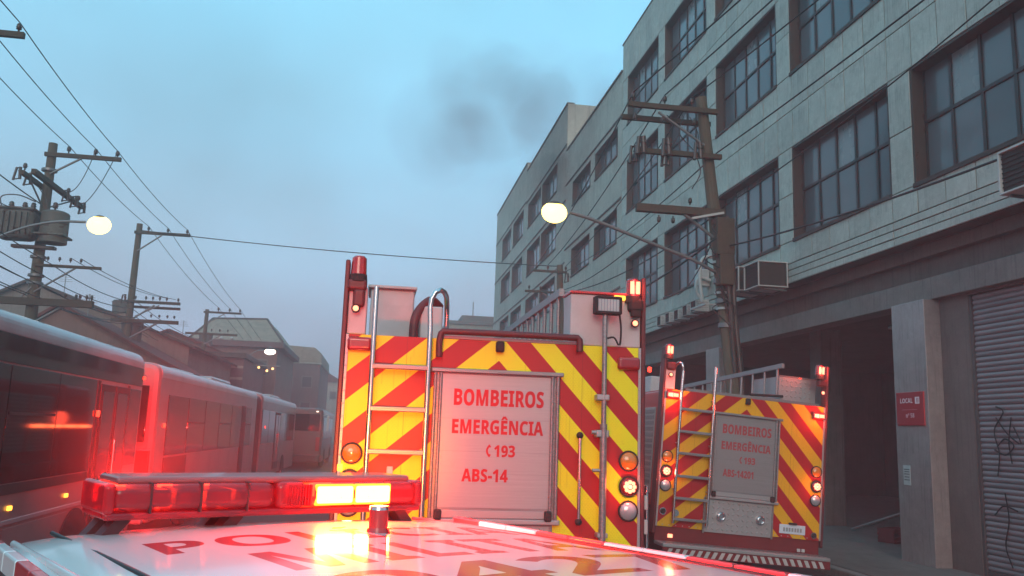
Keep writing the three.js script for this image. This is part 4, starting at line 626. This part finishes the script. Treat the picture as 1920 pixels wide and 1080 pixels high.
const engine1 = makeEngine('large near fire engine, rear facing, board reading ABS-14', .22, { code: 'ABS-14', film: '#e6e600', ink: '#b81a22', sheet: '#a8a5a4', ladder: [-1.03, -.575], ladderBottom: .95, hookLeft: false, rungs: [2.62, 2.28, 1.94, 1.60, 1.26], tail: .5, warn: 0, extra(o, e) {
  const white = M.truckWhite;
  part('bulkhead', [bx(.63, HW - .02, 2.663 + e, 3.11 + e, -.30, -.02, .012)], white, o); part('bulkhead', bx(-HW + .022, -1.10, 2.663 + e, 3.06 + e, -.30, -.02, .012), white, o);
  part('red_lit_edge', bx(.62, HW - .03, 3.112 + e, 3.135 + e, -.32, 0, .006), M.truckRed, o);  // red light on the white bulkhead edge, put into its paint
  part('tank_locker', [bx(-1.09, -.66, 2.67 + e, 3.27 + e, -2.0, -1.35, .02), bx(-1.12, -.64, 3.27 + e, 3.30 + e, -2.03, -1.3, .008)], white, o);
  part('hose_box', bx(-.60, -.38, 2.67 + e, 3.10 + e, -1.6, -1.2, .02), white, o); part('hose', tube([V(-.66, 2.7 + e, -1.18), V(-.64, 3.0 + e, -1.2), V(-.5, 3.17 + e, -1.3), V(-.4, 3.12 + e, -1.4)], .045, 20, 10), M.truckTrim, o);
  part('post_bracket', [cb(.16, .10, .12, -1.19, 3.07 + e, -.02, .03), cb(.1, .16, .06, -1.17, 2.96 + e, .01, .03)], M.truckTrim, o); beacon(o, -1.185, 3.13 + e, 0);
  beacon(o, 1.185, 3.08 + e, .5); part('post_bracket', [cb(.13, .12, .1, 1.2, 3.03 + e, .0, .03), cb(.09, .07, .05, 1.2, 2.96 + e, .02, .015)], M.rubber, o); part('edge_glow', cb(.1, .04, .03, 1.06, 3.09 + e, .0, .008), M.glowAmber, o);  // amber glowing block stands for the orange-lit end of the bulkhead edge
  part('roller_bar', [tube([V(-.49, 2.5 + e, .05), V(-.49, 2.64 + e, .05), V(-.47, 2.71 + e, .05), V(-.4, 2.715 + e, .05), V(.6, 2.715 + e, .05), V(.69, 2.71 + e, .05), V(.7, 2.66 + e, .05), V(.7, 2.6 + e, .05)], .028, 60, 10)], M.truckTrim, o); part('roof_edge', bx(-.48, .66, 2.663 + e, 2.69 + e, -.2, -.01, .004), M.aluDull, o);
  const m = new THREE.Group(); m.name = 'light_mast'; m.position.set(.905, 0, .1); o.add(m);
  part('mast', [rod(V(0, .62 + e, 0), V(0, 2.0 + e, 0), .03, .03, 14), rod(V(0, 2.0 + e, 0), V(0, 2.95 + e, 0), .021, .021, 14)], M.alu, m); part('clamp', [cb(.11, .05, .1, -.01, 2.22 + e, -.03, .01), cb(.11, .06, .1, -.01, 1.92 + e, -.03, .01), cb(.09, .04, .1, 0, 1.1 + e, -.03, .01), rod(V(-.1, 1.93 + e, 0), V(.0, 1.93 + e, 0), .016), rod(V(-.09, 1.62 + e, 0), V(0, 1.62 + e, 0), .014)], M.aluDull, m);
  const f = new THREE.Group(); f.name = 'floodlight'; f.position.set(.02, 3.0 + e, 0); m.add(f); part('housing', [cb(.21, .025, .1, 0, .065, 0, .008), cb(.21, .025, .1, 0, -.065, 0, .008), cb(.025, .15, .1, -.105, 0, 0, .008), cb(.025, .15, .1, .105, 0, 0, .008), cb(.2, .13, .02, 0, 0, -.04)], M.rubber, f); part('glass', cb(.19, .11, .01, 0, 0, .035), M.lensClear, f); part('led_row', [-3, -2, -1, 0, 1, 2, 3].map((k) => cb(.016, .1, .006, k * .026, 0, .042, .002)), M.acWhite, f); part('flex', tube([V(.1, -.03, 0), V(.115, -.2, .02), V(.10, -.34, .02), V(.06, -.27, 0), V(.0, -.28, 0)], .009, 24, 6), M.rubber, f);
  part('grab_rail', [rod(V(.715, 1.2 + e, .06), V(.715, 1.9 + e, .06), .014), rod(V(.715, 1.2 + e, 0), V(.715, 1.2 + e, .06), .02), rod(V(.715, 1.9 + e, 0), V(.715, 1.9 + e, .06), .02)], M.chrome, o); parts('grab_foot', [dome(.03, .03, .715, 1.2 + e, .055), dome(.03, .03, .715, 1.9 + e, .055)], M.rubber, o);
  parts('hinge', [1.36, 1.16].map((y) => cb(.05, .12, .04, HW + .03, y + e, -.03, .01)), M.acWhite, o); part('hinge_bar', rod(V(HW + .05, .6 + e, -.03), V(HW + .05, 1.5 + e, -.03), .016), M.chrome, o);
  part('door_latch', [cb(.05, .1, .03, -.84, 1.555 + e, .02, .01), cb(.11, .02, .03, -.86, 1.50 + e, .03, .006)], M.acWhite, o); part('side_amber_glow', cb(.045, .06, .03, -1.235, 1.585 + e, .0, .01), M.glowAmber, o);
  stowedLadder(o, .62, 2.72 + e, 2.72 + e, -.35, -5.2, 15, .45); part('ladder_rest', bx(.5, .72, 2.66 + e, 2.72 + e, -1.2, -1.1, .01), M.aluDull, o);
} });
engine1.position.set(.99, 0, -7.1);
const engine2 = makeEngine('second fire engine farther right, leaning, with a checkered tread box and roof ladder', 0, { code: 'ABS-14201', film: '#e0a800', ink: '#b0484a', sheet: '#8f8b8a', ladder: [-1.03, -.53], ladderBottom: .78, hookLeft: true, rungs: [2.39, 2.07, 1.76, 1.44, 1.13, .84], tail: .5, warn: 1.4, extra(o, e) {
  const box = new THREE.Group(); box.name = 'tread_box'; box.position.set(.945, 2.875, -.3); o.add(box); part('plate', checker(.6, .41), M.aluDull, box); part('side', [bx(-.3, .3, -.2, .2, -.9, -.008)], M.aluDull, box); part('trim', [cb(.62, .02, .04, 0, .212, 0, .005)], M.alu, box);
  beacon(o, 1.15, 3.1, 1.2); beacon(o, -1.23, 3.13, 1.2); part('post_bracket', [cb(.12, .1, .1, 1.19, 3.02, -.02, .02), cb(.14, .12, .1, -1.18, 3.0, -.02, .03)], M.truckTrim, o);
  part('marker_glow', [cb(.06, .08, .03, -1.38, 2.95, -.4, .015)], M.glowRed, o); part('edge_glow', cb(.05, .02, .02, .98, 3.085, -.29, .006), M.glowRed, o);
  stowedLadder(o, .6, 2.72, 2.60, -.1, -4.4, 10, .50);
  part('tool', [rod(V(.1, 2.73, -.1), V(.62, 2.76, -.1), .02)], M.rubber, o); part('cross_rail', [bar(V(-.9, 2.69, -.1), V(1.2, 2.69, -.1), .03, .04)], M.alu, o);
  const p = part('number_plate', cb(.4, .13, .012, .81, .845, .008, .004), M.plate, o); part('plate_mark', [-.13, -.085, -.045, .0, .045, .085, .13].map((x) => cb(.026, .055, .004, .81 + x, .84, .0165)), M.aluDull, p); part('plate_lamp', cb(.12, .03, .05, .81, .925, .02, .01), M.rubber, p);
  parts('coupling', [disc(.045, .05, 1.13, .79, .02), disc(.05, .05, -1.17, .93, .02), disc(.05, .05, -.98, .92, .02)], M.chrome, o); parts('coupling_cap', [disc(.03, .03, 1.13, .79, .05), disc(.035, .03, -1.17, .93, .05)], M.rubber, o);
  part('bulkhead', bx(-HW + .022, -1.10, 2.663, 3.02, -.30, -.02, .012), M.truckWhite, o); part('tank_locker', bx(-1.06, -.7, 2.67, 2.95, -2.2, -1.3, .02), M.truckWhite, o);
} });
engine2.position.set(5.22, .09, -12.0); engine2.rotation.z = -.073;
{ // a third engine ahead, hidden by the first; the first bus's windows mirror the lamps along its side
  const o = engine1.clone(); o.name = numbered('fire_engine'); scene.add(o); o.position.set(.95, 0, -17.2); o.userData.label = 'fire engine standing ahead of the first, seen only mirrored in the bus windows';
  parts('side_lamp_glow', [0, 1, 2, 3].map((k) => cb(.04, .07, .92, -HW - .03, 1.93, -4.0 - k * 1.15, .01)), M.glowStrip, o);
  const l = light(o, new THREE.PointLight(new THREE.Color(1, .08, .04), .5), [-HW - .16, 2.13, -5]); l.shadow.radius = 8;
}

// ---------------------------------------------------------------- police car: roof, letters, light bar
{
  const o = thing('police_car', 'white police car, roof with red letters and glowing light bar, in the foreground', 'car', [.942, 0, -.534], R(29.5));
  const RZ0 = -2.78, RZ1 = .5;                                          // roof, front and rear edge (forward is -z)
  const roofY = (x, z) => { const a = Math.abs(x), side = a < .5 ? .014 * (a / .5) ** 2 : .014 + .036 * ((a - .5) / .22) ** 1.6, f = Math.max(0, (-2.2 - z)) / .58, b = Math.max(0, z + .1) / .6; return 1.85 - side - .055 * f * f - .06 * b * b; };
  const c = document.createElement('canvas'); c.width = 1536; c.height = 2048; const x = c.getContext('2d'), K = 1024; // 1024 pixels a metre, z from -2.5 to -.5, x from -.75
  x.fillStyle = '#e9e8e6'; x.fillRect(0, 0, 1536, 2048); x.fillStyle = '#b01220'; x.textAlign = 'center';
  const line = (s, z, cap, width, cx = .05) => { x.save(); x.font = 'bold 200px sans-serif'; const w = x.measureText(s).width; x.translate((cx + .75) * K, (z + 2.5) * K); x.scale(width * K / w, cap * K / 143); x.fillText(s, 0, 0); x.restore(); };
  line('POLÍCIA', -1.945, .19, 1.02, .02); line('MILITAR', -1.60, .25, 1.02, .16); line('0427', -1.27, .25, .92, .11);
  const r = rng(12); for (let i = 0; i < 500; i++) { x.fillStyle = `rgba(120,110,105,${r() * .08})`; x.beginPath(); x.arc(r() * 1536, r() * 2048, 1 + r() * 5, 0, 7); x.fill(); }
  const t = new THREE.CanvasTexture(c); t.colorSpace = THREE.SRGBColorSpace; t.anisotropy = 8;
  const NX = 40, NZ = 66, pos = [], uv = [], idx = [];
  for (let j = 0; j <= NZ; j++) for (let i = 0; i <= NX; i++) { const px = -.72 + 1.44 * i / NX, pz = RZ0 + (RZ1 - RZ0) * j / NZ; pos.push(px, roofY(px, pz), pz); uv.push((px + .75) / 1.5, 1 - (pz + 2.5) / 2); }
  for (let j = 0; j < NZ; j++) for (let i = 0; i < NX; i++) { const a = j * (NX + 1) + i; idx.push(a, a + NX + 1, a + 1, a + 1, a + NX + 1, a + NX + 2); }
  const g = new THREE.BufferGeometry(); g.setAttribute('position', new THREE.Float32BufferAttribute(pos, 3)); g.setAttribute('uv', new THREE.Float32BufferAttribute(uv, 2)); g.setIndex(idx); g.computeVertexNormals();
  t.wrapS = t.wrapT = THREE.ClampToEdgeWrapping;
  part('roof', g, P({ map: t, roughness: .42, clearcoat: 1, clearcoatRoughness: .10 }), o);
  // lower body, doors, glass, bonnet, wheels
  const side = (s) => poly(s), sh = side([[-4.55, .55], [-4.6, .95], [-4.2, 1.12], [-3.35, 1.2], [.95, 1.2], [1.2, 1.1], [1.22, .5], [.9, .38], [-4.3, .38]]);
  const body = prism(sh, 1.84, .06); body.rotateY(-Math.PI / 2); // shape x -> z
  body.computeBoundingBox(); body.translate(-(body.boundingBox.min.x + body.boundingBox.max.x) / 2, 0, 0);
  part('body', metreUV(body), M.carWhite, o);
  part('glasshouse', (() => { const v = []; const ring = (y, w, f, b) => [[-w, y, f], [w, y, f], [w, y, b], [-w, y, b]]; const lo = ring(1.19, .86, -3.45, .95), hi = ring(1.72, .69, -2.76, .45), q = (a, b, c2, d) => v.push(...a, ...b, ...c2, ...a, ...c2, ...d); for (let k = 0; k < 4; k++) { const n = (k + 1) % 4; q(lo[k], lo[n], hi[n], hi[k]); } q(hi[0], hi[1], hi[2], hi[3]); const gg = new THREE.BufferGeometry(); gg.setAttribute('position', new THREE.Float32BufferAttribute(v, 3)); gg.setAttribute('uv', new THREE.Float32BufferAttribute(new Float32Array(v.length / 3 * 2), 2)); gg.computeVertexNormals(); return gg; })(), S({ color: rgb(.015, .017, .02), roughness: .06, side: THREE.DoubleSide }), o);
  for (const s of [-1, 1]) {
    if (s < 0) part('roof_rail', tube([V(s * .66, roofY(.66, -2.5) + .0, -2.55), V(s * .672, roofY(.67, -1.5) + .012, -1.6), V(s * .672, roofY(.67, -.5) + .012, -.5), V(s * .66, 1.79, .4)], .009, 40, 8), M.carWhite, o);
    part('roof_ditch', tube([V(s * .565, roofY(.565, -2.5) + .001, -2.6), V(s * .57, roofY(.57, -1.6) + .001, -1.6), V(s * .565, roofY(.565, .2) + .001, .3)], .006, 30, 6), M.black, o);
    for (let k = 0; k < 9; k++) part('edge_check', bx(s * .70, s * .728, 1.775, 1.822, -2.55 + k * .3, -2.55 + k * .3 + .148, .006), k % 2 ? M.carWhite : M.stripRed, o), part('edge_check', bx(s * .70, s * .728, 1.775, 1.822, -2.55 + k * .3 + .15, -2.55 + k * .3 + .298, .006), k % 2 ? M.stripRed : M.carWhite, o);
    for (const [z, y] of [[-2.7, 1.71], [-1.6, 1.72], [-.55, 1.72], [.45, 1.69]]) part('window_pillar', bar(V(s * .69, y, z), V(s * .865, 1.19, z + (z < -2.5 ? -.66 : z > 0 ? .45 : 0)), .05, .09), M.carWhite, o);
    for (const z of [-3.6, .2]) wheel(o, z, s * .8, .36);
    part('mirror', [cb(.2, .14, .1, s * 1.02, 1.25, -2.75, .04)], M.carWhite, o);
  }
  // light bar across the roof
  const b = new THREE.Group(); b.name = 'light_bar'; b.position.set(-.03, 1.838, -2.48); o.add(b);
  part('housing', cb(.94, .02, .24, 0, .04, 0, .009), M.policeBar, b);
  part('lens', cb(.44, .074, .25, -.235, .085, 0, .028), M.policeBar, b); part('lens', cb(.38, .074, .25, .265, .085, 0, .028), M.policeBar, b); part('centre_cover', cb(.09, .078, .25, .03, .085, 0, .02), M.policeBar, b); part('top_cover', cb(.88, .02, .19, 0, .128, 0, .009), M.policeBarTop, b); for (const q of [-.46, .46]) part('end_cap', cb(.03, .08, .25, q, .083, 0, .014), M.policeBar, b);
  for (const q of [.40, -.40, -.1]) for (const z of [.06, -.06]) part('foot', bar(V(q, .045, z), V(q + Math.sign(q) * .075, -.045, z), .06, .03), M.truckTrim, b);
  { const l = new THREE.SpotLight(new THREE.Color(1, .34, .03), 60, 0, R(12), 1); l.position.set(.25, .085, -.14); l.target.position.set(2.40, .10, -3.72); l.shadow.radius = 2.5; l.castShadow = true; b.add(l, l.target); }
  { const l = new THREE.SpotLight(new THREE.Color(1, .015, .012), 2000, 0, R(10.5), 1); l.position.set(-.38, .085, -.14); l.target.position.set(-.38 + 2 * Math.tan(R(17)), .06, -2.14); l.shadow.radius = 2.5; l.castShadow = true; b.add(l, l.target); }
  for (const px of [.165, .292]) part('module_glow_rim', cb(.128, .062, .01, px, .085, .1205, .008), M.glowRim, b);
  for (let k = 0; k < 5; k++) { part('reflector', cb(.068, .045, .16, -.41 + k * .082, .08, 0, .008), M.chrome, b); } for (let k = 0; k < 3; k++) part('lens_divider', cb(.006, .078, .254, -.36 + k * .13, .085, 0, .002), M.truckTrim, b);
  part('rib', Array.from({ length: 9 }, (_, k) => cb(.005, .06, .012, .02 + k * .0085, .085, .122, .002)), M.policeBar, b);
  // lit modules: two bright ones to the rear right, others to the front and the left end
  const mod = (px, z, w, mat) => part('module_glow', cb(w, .05, .016, px, .085, z, .007), mat, b);
  mod(.165, .1225, .118, M.glowBar); mod(.292, .1225, .118, M.glowBar); mod(-.2, -.1225, .15, M.glowBar); mod(.2, -.1225, .15, M.glowBar); mod(-.38, -.1225, .13, M.glowBar); part('module_glow', cb(.012, .045, .12, .476, .085, 0, .005), M.glowRedSoft, b); { const l = new THREE.RectAreaLight(new THREE.Color(1, .02, .014), 3200, .12, .05); l.position.set(.486, .085, 0); l.rotation.y = -Math.PI / 2; b.add(l); }  // red module and area light on the right end are added to redden the facade
  const area = (px, z, w, k, dz, col = [1, .02, .014]) => { const l = new THREE.RectAreaLight(new THREE.Color(...col), k, w, .05); l.position.set(px, .085, z); b.add(l); if (dz > 0) l.rotation.y = Math.PI; return l; };
  area(.165, .134, .118, 3600, 1, [1, .009, .0014]); area(.292, .134, .118, 3600, 1, [1, .009, .0014]);
  for (const px of [-.2, .05, .25]) { const l = new THREE.SpotLight(new THREE.Color(1, .02, .014), 24, 0, R(50), 1); l.position.set(px, .085, -.14); l.target.position.set(px + .42, .02, -2); l.shadow.radius = 2.5; l.castShadow = true; b.add(l, l.target); }
  // little aerial in front of the bar
  const a = new THREE.Group(); a.name = 'aerial'; a.position.set(.11, roofY(.11, -2.05), -2.05); o.add(a); part('base', [rod(V(0, 0, 0), V(0, .012, 0), .031, .027, 18), rod(V(0, .012, 0), V(0, .058, 0), .025, .025, 18)], M.truckRed, a); part('cap', rod(V(0, .058, 0), V(0, .068, 0), .026, .024, 18), M.chrome, a);
}

// ---------------------------------------------------------------- smoke drifting off the roof
{
  const r = rng(21), N = 60, g = new THREE.IcosahedronGeometry(1, 3), m = new THREE.MeshPhysicalMaterial({ color: rgb(.35, .35, .36), transparent: true, opacity: 0, roughness: 1, specularIntensity: 0, thickness: 1, attenuationColor: rgb(.80, .735, .735), attenuationDistance: 13 });
  const im = new THREE.InstancedMesh(g, m, N), q = new THREE.Matrix4();
  const way = [[12.2, 17.6, -35, 1.7], [11.2, 17.6, -37, 2.3], [9.8, 17.0, -38, 2.8], [8.4, 15.8, -38, 3.0], [7.2, 15.4, -40, 2.9], [6.2, 17.0, -42, 2.9], [6.4, 19.4, -43, 3.0], [7.2, 21.5, -44, 3.2]];
  const eye = V(0, 2.12, 0), kept = []; let n = 0; // few puffs in one line of sight, so that each stays thin
  for (let i = 0; i < 4000 && n < N; i++) {
    const t = r() * (way.length - 1), k = Math.floor(t), f = t - k, a = way[k], b = way[k + 1], rr = a[3] + (b[3] - a[3]) * f, j = () => (r() + r() + r() - 1.5) * 1.15 * rr, s = rr * (.35 + .6 * r());
    const p = V(a[0] + (b[0] - a[0]) * f + j(), a[1] + (b[1] - a[1]) * f + j() * .8, a[2] + (b[2] - a[2]) * f + j()), d = p.clone().sub(eye), dir = d.clone().normalize();
    if (kept.filter(([e, q]) => e.angleTo(dir) < (q + s * 1.15) / d.length() * .8).length > 9) continue;
    kept.push([dir, s * 1.15]); q.makeRotationFromEuler(new THREE.Euler(r() * 6, r() * 6, r() * 6)).scale(V(s * (1 + .5 * r()), s * (.65 + .4 * r()), s)); q.setPosition(p); im.setMatrixAt(n++, q);
  }
  im.count = n;
  im.name = 'smoke'; im.userData = { label: 'thin grey smoke drifting from the roof of the burning building', category: 'smoke', kind: 'stuff' }; scene.add(im);
}

renderer.render(scene, camera);
